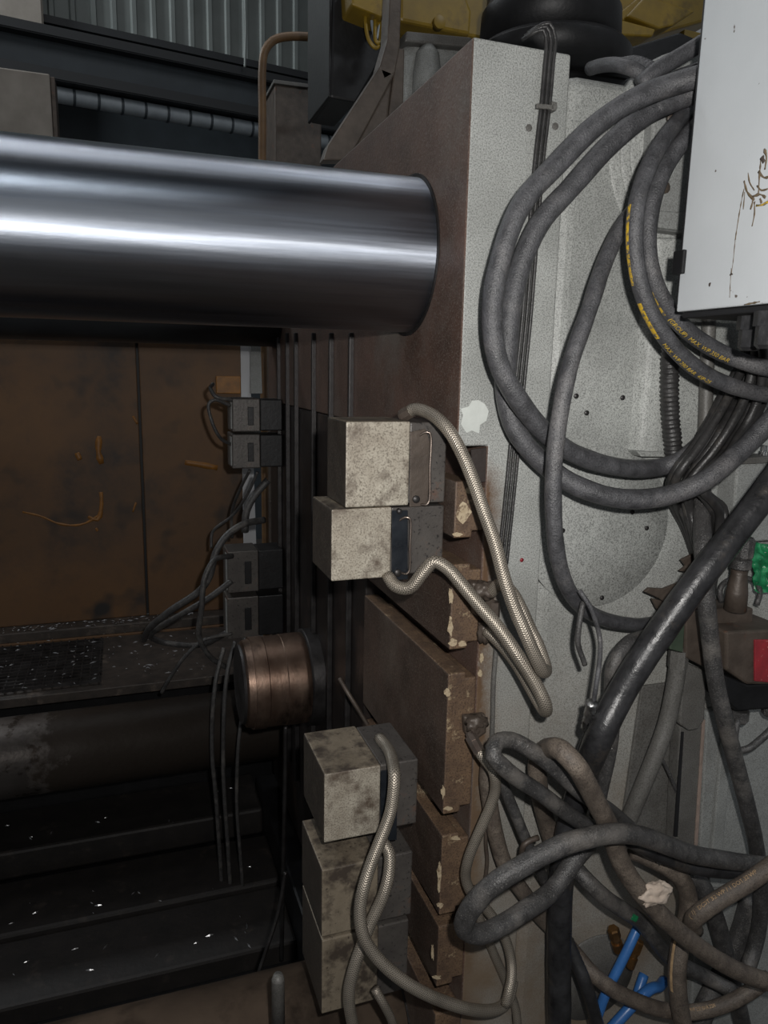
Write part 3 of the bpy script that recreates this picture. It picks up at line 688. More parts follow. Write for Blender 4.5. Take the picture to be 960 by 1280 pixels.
def settle_hoses():
    """hoses lie over one another, never through one another: the upper one is lifted, the lower one pressed back"""
    from mathutils.kdtree import KDTree
    S = [h for h in HOSES if h['name'] not in ('lubrication_pipe', 'grease_pipe')]
    for h in S: h['d'] = [0.0] * len(h['path']); h['ray'] = [(CAM - p) / abs(p.y - CAM.y) for p in h['path']]
    def floor_off(p, r):
        px = (p - CAM).dot(right) / (p - CAM).dot(fwd) * F + cx; py = (p - CAM).dot(down) / (p - CAM).dot(fwd) * F + cy
        e = .003
        if px > 800 and py < 300: e = .047
        elif px > 800 and py < 575: e = .026
        return YS - r - e
    rmax = max(h['r'] for h in S)
    for it in range(70):
        flat = [(i, k) for i, h in enumerate(S) for k in range(len(h['path']))]
        pos = [S[i]['path'][k] + S[i]['ray'][k] * S[i]['d'][k] for i, k in flat]
        kd = KDTree(len(pos))
        for n_, p in enumerate(pos): kd.insert(p, n_)
        kd.balance()
        push = [[0.0] * len(h['path']) for h in S]
        for n_, p in enumerate(pos):
            i, k = flat[n_]; hi = S[i]
            for q, j, dist in kd.find_range(p, hi['r'] + rmax + .002):
                i2, k2 = flat[j]
                if i2 == i: continue
                need = hi['r'] + S[i2]['r'] + .0015
                if dist >= need: continue
                lat2 = max(dist * dist - (q.y - p.y) ** 2, 0); want = math.sqrt(max(need * need - lat2, 0))
                gap = want - abs(q.y - p.y)
                if gap <= 0: continue
                front = (p.y < q.y) if abs(p.y - q.y) > 1e-6 else (i < i2)
                v = gap * .5 * (1 if front else -1)
                if abs(v) > abs(push[i][k]): push[i][k] = v
        for i, h in enumerate(S):
            pu = push[i]; n_ = len(pu); d = h['d']
            sm = []
            for k in range(n_):                     # spread each push along the hose
                best = 0.0
                for o_ in range(-7, 8):
                    if 0 <= k + o_ < n_:
                        v = pu[k + o_] * math.exp(-(o_ / 4.0) ** 2)
                        if abs(v) > abs(best): best = v
                sm.append(best)
            d = [a_ + .6 * b__ for a_, b__ in zip(d, sm)]
            d = [(d[max(k - 1, 0)] + 2 * d[k] + d[min(k + 1, n_ - 1)]) / 4 for k in range(n_)]
            for k in range(n_):                     # stay off the casting behind
                p = h['path'][k]; lim = floor_off(p, h['r'])
                if p.y <= lim + .02 and p.y - d[k] > lim: d[k] = p.y - lim
            h['d'] = d
    for h in S: h['path'] = [p + q * t for p, q, t in zip(h['path'], h['ray'], h['d'])]
def build_hoses():
    settle_hoses()
    for h in HOSES:
        r = h['r']; w3 = h['path']
        path = spline(w3[::3] + ([w3[-1]] if (len(w3) - 1) % 3 else []), .0022 if h['ridged'] else max(.008, r * .7))
        rfn = None; wob = h['wob']
        if h['ridged']: rfn = lambda i, l, tot: r * (1 if (l % .0085) < .0048 else .87)
        elif wob: rfn = lambda i, l, tot: r * (1 + wob * mnoise.noise(Vector((l * 22, r * 500, 3))))
        v, f, u = tube_geo(path, r, h['sides'], rfn)
        root = thing(h['name'], h['label'], h['cat'], w3[-1] if w3[-1].z < w3[0].z else w3[0], h['group'])
        skin = obj('hose_skin' if h['cat'] == 'hose' else h['cat'] + '_skin', v, f, h['m'], root, True, u)
        for e, le, k, mm in (h['ends'] or ()):
            a = path[0] if e == 0 else path[-1]
            d = (path[0] - path[2]) if e == 0 else (path[-1] - path[-3])
            d.normalize()
            lathe('end_fitting', [(-le * .9, r * 1.12), (-le * .1, r * 1.16), (-le * .1, r * k), (le * .35, r * k), (le * .35, r * .8), (le * .6, r * .8)], a, axis_frame(d), mm, root, 8, False)
        tot = sum((path[i + 1] - path[i]).length for i in range(len(path) - 1))
        for body, frac, ang, size, flip, mm in (h['texts'] or ()):
            if body.startswith('#'):
                tv, tf = strip_geo(float(body[1:]), size); nm = 'print_stripe'
            else: tv, tf = text_geo(body, size); nm = 'printed_lettering'
            wrap_on(path, r, tv, tf, tot * frac, ang, flip, nm, mm, skin)
# --- the two big loops on the platen side
hose('dusty grey hose of the big hanging loop, inner run at the bottom', [(910, 84, .10), (872, 96, .12), (802, 120, .12), (750, 152, .11), (697, 204, .10), (651, 257, .10), (625, 327, .10), (615, 385, .10), (621, 447, .10), (641, 489, .10), (671, 530, .09), (705, 560, .08), (750, 579, .07), (795, 586, .07), (840, 580, .06), (868, 562, .05), (895, 535, .045)], 25, 'rubber', wob=.06)
hose('dusty grey hose of the big hanging loop, outer run at the bottom', [(910, 104, .06), (872, 114, .07), (808, 143, .07), (762, 181, .06), (715, 233, .055), (674, 280, .05), (651, 332, .045), (639, 385, .045), (634, 440, .045), (632, 490, .05), (646, 540, .06), (675, 575, .07), (709, 601, .09), (750, 618, .11), (787, 624, .12), (832, 620, .13), (877, 603, .14), (919, 570, .15), (962, 527, .16), (1000, 480, .17)], 26, 'rubber', wob=.06)
hose('slim grey hose hanging straight in front of round cover', [(835, 205, .03), (803, 251, .05), (779, 280, .07), (756, 327, .09), (737, 385, .12), (713, 455, .14), (698, 530, .15), (692, 590, .15), (692, 642, .15), (697, 695, .14), (710, 736, .12), (732, 762, .09), (762, 776, .06), (802, 781, .04), (835, 776, .03)], 20, 'rubber', wob=.05)
yp = MATS['yellow_print']
hose('hose with worn yellow lettering, lower of the two under the cabinet', [(905, 92, .06), (870, 128, .09), (843, 157, .12), (821, 188, .14), (804, 225, .15), (795, 262, .16), (793, 300, .16), (796, 335, .16), (804, 368, .16), (820, 403, .16), (842, 434, .16), (870, 460, .16), (908, 480, .16), (962, 494, .15), (1010, 494, .14)], 21, 'rubber',
     texts=[('#0.115', .38, -.85, .006, False, 'yellow_print'), ('#0.065', .53, -.85, .009, False, 'yellow_print'), ('MAX. WP 280 BAR  4SP-25', .61, -.85, .010, False, 'yellow_letter')], wob=.04)
hose('hose with worn yellow lettering, upper of the two under the cabinet', [(905, 130, .05), (868, 160, .08), (848, 184, .10), (829, 214, .115), (816, 250, .12), (810, 292, .125), (812, 330, .13), (824, 366, .13), (845, 399, .13), (870, 422, .13), (904, 442, .13), (935, 454, .13), (964, 461, .12), (1010, 464, .12)], 21, 'rubber',
     texts=[('#0.14', .40, -.85, .007, False, 'yellow_print'), ('(GROUP)  MAX. WP 350 BAR', .585, -.75, .011, False, 'yellow_letter')], wob=.04)
# --- upper hoses vanishing behind the cabinet
hose('thick grey hose end rising behind the cabinet, upper one', [(905, 36, .08), (877, 54, .07), (854, 68, .05), (829, 83, .045), (812, 94, .035), (800, 106, .03)], 20, 'rubber')
hose('thin grey hose end tucked below the upper one behind cabinet', [(905, 70, .06), (875, 83, .05), (854, 90, .045), (832, 100, .04), (815, 112, .025)], 11, 'rubber')
hose('short grey hose arching over the platen top beside corrugated conduit', [(738, 86, -.10), (757, 81, -.05), (781, 83, .0), (801, 92, .03), (815, 106, .035), (826, 122, .02)], 17, 'rubber')
hose('grey corrugated conduit lying over the platen top edge', [(778, 80, -.06), (795, 78, -.02), (812, 85, .015), (829, 94, .03), (850, 108, .03), (868, 122, .02)], 16, 'rubber', 'corrugated_conduit', 'conduit', ridged=True)
hose('black corrugated conduit standing upright beside the grey pipe', [(839, 410, .05), (838, 448, .05), (837, 480, .05), (838, 520, .05), (841, 552, .05), (845, 585, .045), (858, 612, .04)], 23, 'cable_black', 'corrugated_conduit', 'conduit', ridged=True)
hose('straight grey pipe dropping from under the cabinet', [(887, 385, .04), (885, 430, .04), (883, 480, .04), (881, 540, .04), (879, 580, .035)], 17, 'grey_paint_dark', 'grey_pipe', 'pipe')
# --- bundle of oily cables
rnd = random.Random(3)
for k in range(9):
    a = k / 8
    s0 = (903 + 52 * a + rnd.uniform(-2, 2), 497 + 4 * a); e0 = (838 + 46 * a + rnd.uniform(-2, 2), 600 + 10 * a)
    yy = .06 + .03 * math.sin(k * 2.1)
    mid = ((s0[0] * .5 + e0[0] * .5) + rnd.uniform(-2, 2) + 3, (s0[1] + e0[1]) / 2 + 2)
    pts = [(938 + 14 * a, 405 + 6 * a, .10 + yy * .5), (928 + 30 * a, 450, .08 + yy * .4), (s0[0], s0[1], yy + .02), (mid[0], mid[1], yy), (e0[0], e0[1], yy - .01)]
    if k < 5: pts += [(842 + 5 * k, 632, yy - .02), (856 + 3 * k, 660, yy - .03), (868 + 2 * k, 694, yy - .03), (878 + 2 * k, 740, .02)]
    else: pts += [(866 + 7 * k - 16, 640, yy - .02), (864 + 4 * k, 700, yy - .02), (872 + 2 * k, 745, .02)]
    hose('black oily cable in the bundle hanging from the cabinet gland', pts, 11, 'cable_black', 'control_cable', 'cable', 'oily cables bundled under the cabinet', sides=8, wob=.12)
# --- thick hose and neighbours at the right
hose('very thick shiny black hose slanting down in front of the valve', [(1010, 540, .22), (962, 608, .22), (923, 660, .22), (871, 727, .22), (821, 797, .21), (786, 850, .20), (757, 905, .16), (736, 955, .12), (720, 1003, .085), (707, 1055, .075), (701, 1106, .08), (699, 1180, .085), (699, 1290, .085)], 33, 'rubber_oily', wob=.05)
hose('long black hose running upright past the valve block', [(879, 586, .036), (878, 611, .05), (878, 668, .12), (882, 741, .15), (887, 792, .15), (895, 853, .15), (907, 904, .15), (919, 950, .14), (933, 1003, .13), (945, 1056, .11), (950, 1105, .09), (950, 1150, .08), (942, 1188, .07), (930, 1222, .06)], 20, 'rubber_black', wob=.04)
hose('black hose with pale stamped lettering hooking over beside the thick one', [(840, 786, .04), (806, 796, .07), (783, 806, .10), (768, 828, .11), (764, 868, .10), (765, 914, .09), (760, 949, .075), (752, 985, .06), (745, 1020, .05)], 18, 'rubber_black', texts=[('1877-1', .62, -.35, .013, False, 'pale_print')])
# --- tangle at the lower right
hose('black hose doubled back in a narrow bend near the square fitting', [(775, 1030, .10), (745, 1036, .13), (707, 1015, .15), (675, 991, .16), (640, 968, .17), (621, 950, .17), (614, 939, .16), (620, 929, .15), (638, 925, .14), (661, 936, .145), (688, 956, .14), (707, 973, .135), (728, 992, .13), (757, 1010, .12), (780, 1028, .09), (800, 1046, .06)], 20, 'rubber_black')
hose('brown dusty hose arching over and sweeping down to the right edge', [(692, 1060, .018), (680, 1017, .04), (672, 975, .08), (673, 950, .11), (684, 936, .15), (703, 939, .195), (720, 957, .215), (734, 981, .215), (748, 1008, .21), (762, 1035, .20), (775, 1075, .19), (795, 1108, .19), (822, 1140, .19), (855, 1170, .19), (889, 1195, .19), (923, 1214, .19), (962, 1228, .19), (1010, 1240, .18)], 24, 'rubber_brown', wob=.05)
hose('straight black hose running down behind the doubled bend', [(616, 945, .08), (629, 981, .08), (645, 1020, .08), (663, 1063, .08), (678, 1095, .05), (692, 1118, .02)], 14, 'rubber_black')
hose('long brown hose running low behind the thick one to bottom right', [(612, 948, .03), (609, 972, .03), (613, 1008, .03), (620, 1045, .03), (632, 1083, .035), (654, 1115, .04), (677, 1147, .02), (700, 1170, .018), (718, 1190, .03), (738, 1214, .06), (765, 1236, .08), (795, 1251, .09), (827, 1262, .10), (866, 1265, .10), (900, 1258, .10), (930, 1244, .10), (962, 1222, .10)], 19, 'rubber_brown', texts=[('WP 250 BAR 2SN', .80, .1, .010, False, 'tan_print')])
hose('dusty black hose lying in a flat loop across the tangle', [(1005, 1086, .14), (962, 1082, .16), (935, 1079, .17), (900, 1074, .18), (866, 1068, .19), (832, 1056, .21), (797, 1044, .22), (763, 1042, .23), (740, 1046, .23), (709, 1054, .23), (675, 1070, .23), (647, 1086, .23), (624, 1100, .23), (604, 1117, .22), (587, 1138, .21), (580, 1153, .20), (583, 1164, .19), (598, 1168, .19), (624, 1158, .18), (656, 1138, .17), (684, 1119, .15), (702, 1099, .13), (716, 1077, .11), (735, 1055, .08)], 24, 'rubber_black', wob=.05)
hose('shiny black hose running just below the flat loop', [(770, 1040, .12), (788, 1050, .14), (816, 1064, .15), (855, 1080, .15), (889, 1087, .15), (935, 1090, .14), (985, 1094, .13)], 19, 'rubber_oily')
hose('dark hose with tan lettering climbing to the right edge', [(868, 1162, .13), (866, 1150, .15), (878, 1139, .17), (900, 1124, .18), (935, 1103, .19), (962, 1084, .20), (1005, 1052, .21)], 22, 'rubber_brown', texts=[('(1) DOT 32 WP / 1 DOT 32 WP', .19, .25, .011, False, 'tan_print')])
hose('brown hose curling over and dropping straight out at the bottom', [(790, 1062, .08), (816, 1074, .10), (838, 1086, .12), (855, 1104, .13), (861, 1127, .14), (857, 1155, .14), (849, 1188, .14), (846, 1220, .14), (849, 1255, .14), (856, 1292, .14)], 23, 'rubber_brown', texts=[('#0.10', .55, -.6, .006, False, 'tan_print')])
hose('black hose with green smear crossing under the brown one', [(696, 1056, .02), (709, 1072, .025), (722, 1088, .06), (739, 1106, .10), (759, 1124, .11), (780, 1138, .11), (802, 1153, .10), (820, 1177, .09), (838, 1197, .08), (858, 1209, .07), (884, 1222, .06), (915, 1238, .05)], 19, 'rubber_black', texts=[('#0.022', .335, -.1, .012, False, 'green_net')])
hose('dark hose falling behind the lettered hose into shadow', [(862, 1086, .05), (880, 1112, .06), (895, 1150, .06), (906, 1190, .05), (916, 1230, .04), (930, 1290, .04)], 22, 'rubber_black')
hose('slim black hose leaning beside the thick upright one', [(709, 1176, .034), (715, 1191, .045), (722, 1206, .06), (731, 1228, .08), (748, 1285, .08)], 17, 'rubber_oily')
hose('dark hose dropping from the flat loop to bottom edge', [(940, 1120, .03), (925, 1170, .03), (905, 1215, .035), (885, 1250, .04), (870, 1292, .04)], 26, 'rubber_black')
# blue air lines
hose('bright blue air line slanting down to the left', [(797, 1160, .05), (784, 1188, .06), (770, 1216, .065), (758, 1240, .07), (742, 1285, .07)], 12, 'blue_hose', 'air_line')
hose('bright blue air line curving out and down below', [(830, 1226, .02), (824, 1233, .035), (811, 1237, .05), (797, 1250, .06), (782, 1266, .065), (760, 1290, .065)], 13, 'blue_hose', 'air_line')
hose('short stub of dark blue air line', [(805, 1218, .03), (801, 1230, .04), (796, 1246, .045)], 12, 'blue_hose', 'air_line')
def fitting(label, pts, wpx, m, name='hose_fitting', cat='fitting', off=.05):
    w3 = [P(a, b, y=YS - off) for a, b in pts]; r = wpx / 2 * depth(w3[0]) / F
    d = w3[1] - w3[0]; l = d.length
    t = thing(name, label, cat, w3[1])
    af = axis_frame(d)
    lathe('hex_nut', [(0, r * .8), (l * .05, r), (l * .4, r), (l * .4, r * .8)], w3[0], af, m, t, 6, False)
    lathe('collar', [(l * .4, r * .72), (l * .58, r * .72), (l * .58, r * .95), (l * .9, r * .95), (l * .95, r * .7)], w3[0], af, m, t, 16, False)
    return t
fitting('tarnished brass fitting beside the blue air line', [(766, 1160), (774, 1190)], 15, 'brass', off=.035)
fitting('small tarnished fitting behind the blue air line', [(800, 1176), (786, 1212)], 12, 'brass', off=.02)
# --- three thin pipes down the flange
rt = [(657, 45), (673, 36), (683, 33), (688, 42), (687, 70), (682, 130), (674, 200), (666, 300), (658, 400), (650, 480), (642, 570), (634, 650), (628, 705), (622, 760), (619, 800)]
for k, dxp in enumerate((-5.2, 0, 5.2)):
    pts = [(a + dxp * (1.0 if i > 2 else .7), b - (dxp * .8 if i < 4 else 0), -.03 if i == 0 else .012) for i, (a, b) in enumerate(rt[:13])]
    hose(('thin dark pipe nearest the die face of three on flange', 'middle thin dark pipe of the three clipped down the flange', 'thin dark pipe furthest from the die face of three on flange')[k], pts, 4.7, 'cable_black', 'lubrication_pipe', 'pipe', 'three thin pipes on the platen flange', sides=8)
pc = thing('pipe_clip', 'small grey clip holding three thin pipes to flange', 'clip', P(682, 137, y=YS - .01))
ppx('clip_plate', [(671, 129), (692, 131), (692, 137), (671, 135)], YS - .02, .004, 'grey_paint_dark', pc, .001)
ppx('clip_ear', [(690, 126), (697, 128), (696, 138), (690, 138)], YS - .02, .02, 'grey_paint_dark', pc, .001)
# --- fittings at the slotted edge
def rocky(name, c, rx, ry, rz, m, parent=None, amp=.3, seed=0, sub=3):
    bm = bmesh.new(); bmesh.ops.create_icosphere(bm, subdivisions=sub, radius=1)
    for v in bm.verts:
        k = 1 + amp * mnoise.noise(v.co * 2.2 + Vector((seed * 7.3, 0, 0))) + amp * .5 * mnoise.noise(v.co * 5 + Vector((seed * 3.1, 4, 0)))
        v.co = Vector((v.co.x * rx * k, v.co.y * ry * k, v.co.z * rz * k)) + c
    return bm_obj(name, bm, m, parent, True)
c = P(594, 907, y=YS - .015)
fb = thing('elbow_fitting', 'rusted square elbow fitting feeding the lower braided hose', 'fitting', c - Vector((0, 0, .02)))
ppx('base_block', [(580, 896), (608, 893), (607, 916), (582, 919)], YS - .016, .015, 'brown_iron', fb, .004)
lathe('hex_nut', [(-.016, .013), (-.014, .018), (0, .018)], (c.x, YS - .016, c.z), 'y', 'brown_iron', fb, 6, False)
rocky('grease_lump', P(596, 904, y=YS - .022), .021, .014, .017, 'brown_iron', fb, .5, 2)
c = P(607, 742, y=YS - .02)
vb = thing('valve_fitting', 'greasy corroded valve fitting behind the two braided hoses', 'fitting', c - Vector((0, 0, .03)))
ppx('valve_body', [(590, 728), (616, 730), (622, 764), (596, 772)], YS - .028, .028, 'brown_iron', vb, .006)
rocky('grease_lump', P(607, 738, y=YS - .034), .022, .014, .018, 'brown_iron', vb, .5, 1)
lathe('outlet_nut', [(0, .011), (.002, .013), (.03, .013), (.03, .009), (.05, .009)], P(617, 752, y=YS - .02), axis_frame((0, 0, -1)), 'brown_iron', vb, 6, False)
rocky('lower_lump', P(606, 790, y=YS - .016), .014, .012, .022, 'brown_iron', vb, .5, 5)
hose('thin upright grease pipe between the two rusted fittings', [(619, 770, .012), (620, 808, .012), (617, 851, .012), (616, 890, .012), (615, 925, .010)], 6, 'grey_paint_dark', 'grease_pipe', 'pipe', ends=[(1, .02, 1.9, 'grey_paint_dark')])
hose('thin grease pipe lower down behind the braided hose', [(613, 1020, .010), (607, 1045, .010), (609, 1075, .012), (606, 1105, .012)], 5, 'brown_iron', 'grease_pipe', 'pipe', ends=[(1, .02, 2, 'brown_iron')])
# --- braided hoses
hose('steel braided hose leaving the top middle clamp', [(506, 518, -.075), (512, 513, -.07), (524, 512, -.05), (541, 519, -.02), (560, 537, .02), (575, 562, .05), (590, 597, .08), (605, 640, .11), (618, 677, .13), (630, 722, .15), (643, 760, .16), (657, 793, .17), (669, 820, .17), (678, 838, .16), (682, 836, .135), (676, 815, .12), (662, 785, .11), (648, 755, .10), (630, 730, .07), (612, 742, .035)], 16.5, 'braid', 'braided_hose', ends=[(0, .016, 1.1, 'brown_iron')])
hose('steel braided hose leaving the lower middle clamp', [(484, 719, -.045), (490, 729, -.03), (500, 735, -.02), (512, 735, -.01), (525, 722, .0), (534, 708, .01), (543, 702, .02), (555, 707, .03), (575, 728, .06), (599, 757, .09), (625, 787, .12), (651, 825, .15), (668, 852, .16), (680, 876, .165), (683, 889, .155), (677, 884, .13), (664, 860, .11), (645, 828, .09), (622, 800, .05), (608, 788, .025)], 16.5, 'braid', 'braided_hose')
hose('steel braided hose from the square elbow fitting curving down', [(592, 927, .04), (598, 938, .055), (606, 950, .075), (616, 963, .085), (620, 980, .085), (613, 1008, .08), (599, 1040, .07), (586, 1072, .06), (582, 1095, .05), (589, 1116, .045), (606, 1134, .04), (624, 1158, .04), (636, 1186, .04), (640, 1214, .045), (636, 1240, .05), (632, 1256, .05)], 13, 'braid', 'braided_hose', ends=[(0, .03, 1.2, 'rod_steel')])
hose('steel braided hose swinging wide from the top of lower stack', [(474, 922, -.13), (482, 932, -.10), (489, 946, -.05), (493, 970, -.005), (488, 1015, .02), (473, 1056, .04), (458, 1097, .06), (450, 1137, .07), (455, 1172, .08), (476, 1202, .09), (510, 1230, .10), (555, 1252, .10), (598, 1263, .09), (624, 1260, .07), (637, 1247, .05), (641, 1225, .03)], 15, 'braid', 'braided_hose')
hose('steel braided hose crossing behind the wide one to the bottom edge', [(476, 1050, -.032), (484, 1058, -.02), (487, 1082, -.01), (480, 1116, .01), (462, 1157, .02), (444, 1206, .03), (436, 1243, .03), (443, 1292, .03)], 15, 'braid', 'braided_hose')
hose('steel braided hose dropping behind the tangle loop beside the elbow hose', [(590, 1110, .02), (597, 1140, .02), (609, 1172, .02), (624, 1207, .025), (636, 1236, .025), (645, 1262, .025), (648, 1295, .025)], 11, 'braid', 'braided_hose')
hose('short braided hose peeping out beneath the bottom clamp', [(468, 1235, -.01), (476, 1250, .0), (484, 1262, .01), (494, 1290, .01)], 11, 'braid', 'braided_hose')
# --- loose wires
hose('thin frayed wire with silver tape hanging beside thick hose', [(724, 738, .15), (733, 750, .16), (743, 772, .16), (750, 800, .16), (748, 838, .20), (743, 870, .215), (738, 900, .215), (729, 925, .18), (718, 955, .13), (712, 985, .10)], 6, 'rubber', 'loose_wire', 'wire')
hose('short cut wire end dangling from the slim hose', [(729, 752, .14), (726, 772, .15), (721, 796, .15), (725, 812, .15), (731, 831, .15)], 7, 'rubber_black', 'loose_wire', 'wire')

# ================================================================== valve block at right
vt = thing('solenoid_valve', 'brown grimy valve block with red coil and black plug', 'valve', P(910, 900, y=YS - .08))
ppx('valve_body', [(857, 762), (942, 760), (941, 800), (905, 842), (880, 834), (857, 822)], YS - .07, .07, 'brown_iron', vt, .004)
ppx('green_plate', [(838, 772), (857, 770), (854, 816), (838, 812)], YS - .075, .03, 'green_paint', vt, .002)
ppx('coil_housing', [(908, 790), (990, 786), (990, 856), (934, 856), (908, 838)], YS - .12, .1, 'brown_iron', vt, .005)
ppx('red_label', [(944, 800), (990, 800), (990, 856), (944, 852)], YS - .124, .006, 'red_plastic', vt, .002)
ppx('plug_body', [(906, 844), (936, 856), (990, 852), (990, 884), (922, 890), (908, 878)], YS - .11, .06, 'black_steel', vt, .005)
for a_, b_ in ((924, 894), (964, 886)):
    c = P(a_, b_, y=YS - .085); lathe('plug_nut', [(-.014, .016), (-.010, .019), (.012, .019), (.012, .014)], c, 'z', 'rubber_black', vt, 8, False)
c = P(921, 742, y=YS - .08)
ft = thing('coupling', 'upright black ribbed coupling standing on the valve block', 'coupling', P(921, 760, y=YS - .08))
zz = lambda py: P(922, py, y=YS - .08).z
lathe('coupling_neck', [(zz(762), .022), (zz(740), .021), (zz(718), .016), (zz(712), .016)], (c.x, c.y, 0), 'z', 'brown_iron', ft, 20)
lathe('coupling_ring', [(zz(712), .016), (zz(710), .020), (zz(700), .020), (zz(698), .015)], (c.x + .002, c.y, 0), 'z', 'rubber_black', ft, 20)
lathe('coupling_cap', [(zz(698), .017), (zz(696), .020), (zz(676), .021), (zz(672), .016)], (c.x + .004, c.y, 0), 'z', 'rubber_black', ft, 10, False)
cl = thing('hose_clip', 'black ring clip looped behind the upright coupling', 'clip', P(921, 762, y=YS - .05))
tube('clip_ring', [P(902, 752, y=YS - .05), P(900, 738, y=YS - .05), P(906, 728, y=YS - .045), P(925, 722, y=YS - .04), P(944, 727, y=YS - .045), P(950, 740, y=YS - .05), P(946, 756, y=YS - .05)], .0055, 'rubber_black', cl, 8)
hose('thin cable hanging from the plug of the valve', [(922, 900, .09), (919, 925, .10), (920, 945, .09), (921, 975, .05)], 7, 'rubber_black', 'plug_cable', 'cable')
hose('black cable bowing from the valve to the right edge', [(912, 940, .08), (928, 939, .10), (946, 928, .10), (964, 912, .10), (990, 880, .09)], 9, 'rubber_black', 'plug_cable', 'cable')
# green netting, crumpled
bm = bmesh.new(); nn = 22
gp = [(936, 676), (1000, 690), (1000, 748), (944, 738)]
g_ = []
for i in range(nn):
    row = []
    for j in range(nn):
        u, v = i / (nn - 1), j / (nn - 1)
        px = (gp[0][0] * (1 - u) + gp[1][0] * u) * (1 - v) + (gp[3][0] * (1 - u) + gp[2][0] * u) * v
        py = (gp[0][1] * (1 - u) + gp[1][1] * u) * (1 - v) + (gp[3][1] * (1 - u) + gp[2][1] * u) * v
        px += 4 * mnoise.noise(Vector((u * 4, v * 4, 1))); py += 4 * mnoise.noise(Vector((u * 4, v * 4, 8)))
        row.append(bm.verts.new(P(px, py, y=YS - .055 - .018 * mnoise.noise(Vector((u * 7, v * 7, 0))))))
    g_.append(row)
for i in range(nn - 1):
    for j in range(nn - 1): bm.faces.new((g_[i][j], g_[i + 1][j], g_[i + 1][j + 1], g_[i][j + 1]))
ex = bmesh.ops.extrude_face_region(bm, geom=list(bm.faces))
for e in ex['geom']:
    if isinstance(e, bmesh.types.BMVert): e.co.y += .003
bmesh.ops.recalc_face_normals(bm, faces=bm.faces)
o = bm_obj('green_netting', bm, 'green_net', None, True); tag(o, 'crumpled bright green netting stuffed beside the coupling', 'netting')
# junction box, ledge
jb = thing('junction_box', 'grey painted junction box behind the thick black hose', 'box', P(945, 690, y=YS - .03))
ppx('box_body', [(922, 580), (1010, 576), (1010, 672), (914, 680)], YS - .04, .05, 'grey_paint', jb, .004)
ppx('box_lid', [(918, 573), (1010, 568), (1010, 577), (918, 581)], YS - .045, .05, 'grey_paint_dark', jb, .002)
c = P(954, 570, y=YS - .02); lathe('lid_bolt', [(0, .009), (.01, .009), (.01, .006), (.022, .006)], c, 'z', 'foil', jb, 8, False)
# broken brown bracket
bk = thing('broken_bracket', 'torn brown sheet metal bracket poking out behind thick hose', 'bracket', P(825, 765, y=YS - .03))
ppx('bracket_tongue', [(806, 740), (812, 735), (830, 736), (850, 728), (862, 750), (840, 760), (824, 748)], YS - .04, .008, 'brown_iron', bk, .002)
ppx('bracket_tongue', [(815, 748), (824, 750), (848, 760), (840, 770), (822, 762)], YS - .03, .008, 'brown_iron', bk, .002)
ppx('bracket_ear', [(852, 700), (864, 694), (876, 690), (876, 720), (862, 716), (850, 714), (858, 708)], YS - .03, .008, 'brown_iron', bk, .002)
# slanted grey ram, paddle, post
hose('slanted grey painted ram below the green plate', [(848, 818, .05), (846, 840, .05), (841, 870, .05), (833, 905, .05), (812, 962, .05), (790, 1015, .045), (778, 1045, .04)], 21, 'grey_paint_dark', 'grey_ram', 'ram', ends=[(0, .03, 1.12, 'grey_paint_dark')])
pdl = thing('stay_post', 'grey channel post with rounded bracket at its top', 'post', P(860, 1050, y=YS - .03))
ppx('bracket_paddle', [(853, 826), (884, 840), (881, 900), (873, 912), (862, 914), (850, 906)], YS - .055, .02, 'grey_paint_dark', pdl, .004)
ppx('post_web', [(850, 908), (878, 904), (868, 1080), (842, 1080)], YS - .035, .03, 'grey_paint_dark', pdl, .003)
ppx('post_edge', [(879, 900), (882, 900), (871, 1080), (867, 1080)], YS - .038, .03, 'pink_edge', pdl, .001)
ppx('post_seam', [(852, 915), (855, 915), (847, 1046), (843, 1046)], YS - .037, .004, 'black_gap_shade', pdl, 0)
o = tube('thin_stay', [P(826, 946, y=YS - .03), P(836, 966, y=YS - .03), P(846, 990, y=YS - .03)], .004, 'rubber_black', None, 8)[0]; tag(o, 'thin black stay leaning against the grey channel post', 'stay')
o = tube('bent_hook', [P(652, 1068, y=YS - .09), P(655, 1056, y=YS - .10), P(664, 1050, y=YS - .10), P(673, 1047, y=YS - .10)], .0055, 'brown_iron', None, 8)[0]; tag(o, 'small bent rod hook lying over the straight black hose', 'hook')

build_hoses()
def on_hose(start, px, py, lift):
    h = next(q for q in HOSES if q['label'].startswith(start))
    sc = lambda p: (((p - CAM).dot(right) / (p - CAM).dot(fwd) * F + cx - px) ** 2 + ((p - CAM).dot(down) / (p - CAM).dot(fwd) * F + cy - py) ** 2)
    p = min(h['path'], key=sc); return p + (CAM - p).normalized() * (h['r'] + lift)
# tape, plaster and foil that cling to the hoses
wire_ = next(q for q in HOSES if q['label'].startswith('thin frayed'))
tp = [p + (CAM - p).normalized() * .010 - right * .003 for p in wire_['path'] if P(738, 912, y=p.y).z < p.z < P(743, 874, y=p.y).z]
o, _ = tube('silver_tape', tp, .010, 'foil', None, 10, .004, lambda i, l, t: .010 * (1 + .35 * mnoise.noise(Vector((l * 260, 2, 0))))); tag(o, 'crumpled silver tape wrapped round the loose wire', 'tape')
o = rocky('white_lump', P(818, 1117, y=on_hose('brown dusty', 814, 1122, .004).y), .034, .015, .021, 'lump', None, .35, 4, 4); tag(o, 'whitish lump of hardened plaster stuck on brown hose', 'lump')
o = rocky('foil_scrap', on_hose('brown hose curling', 817, 1087, .002), .007, .006, .007, 'foil', None, .6, 6, 2); tag(o, 'tiny silver foil scrap caught above the whitish lump', 'scrap')
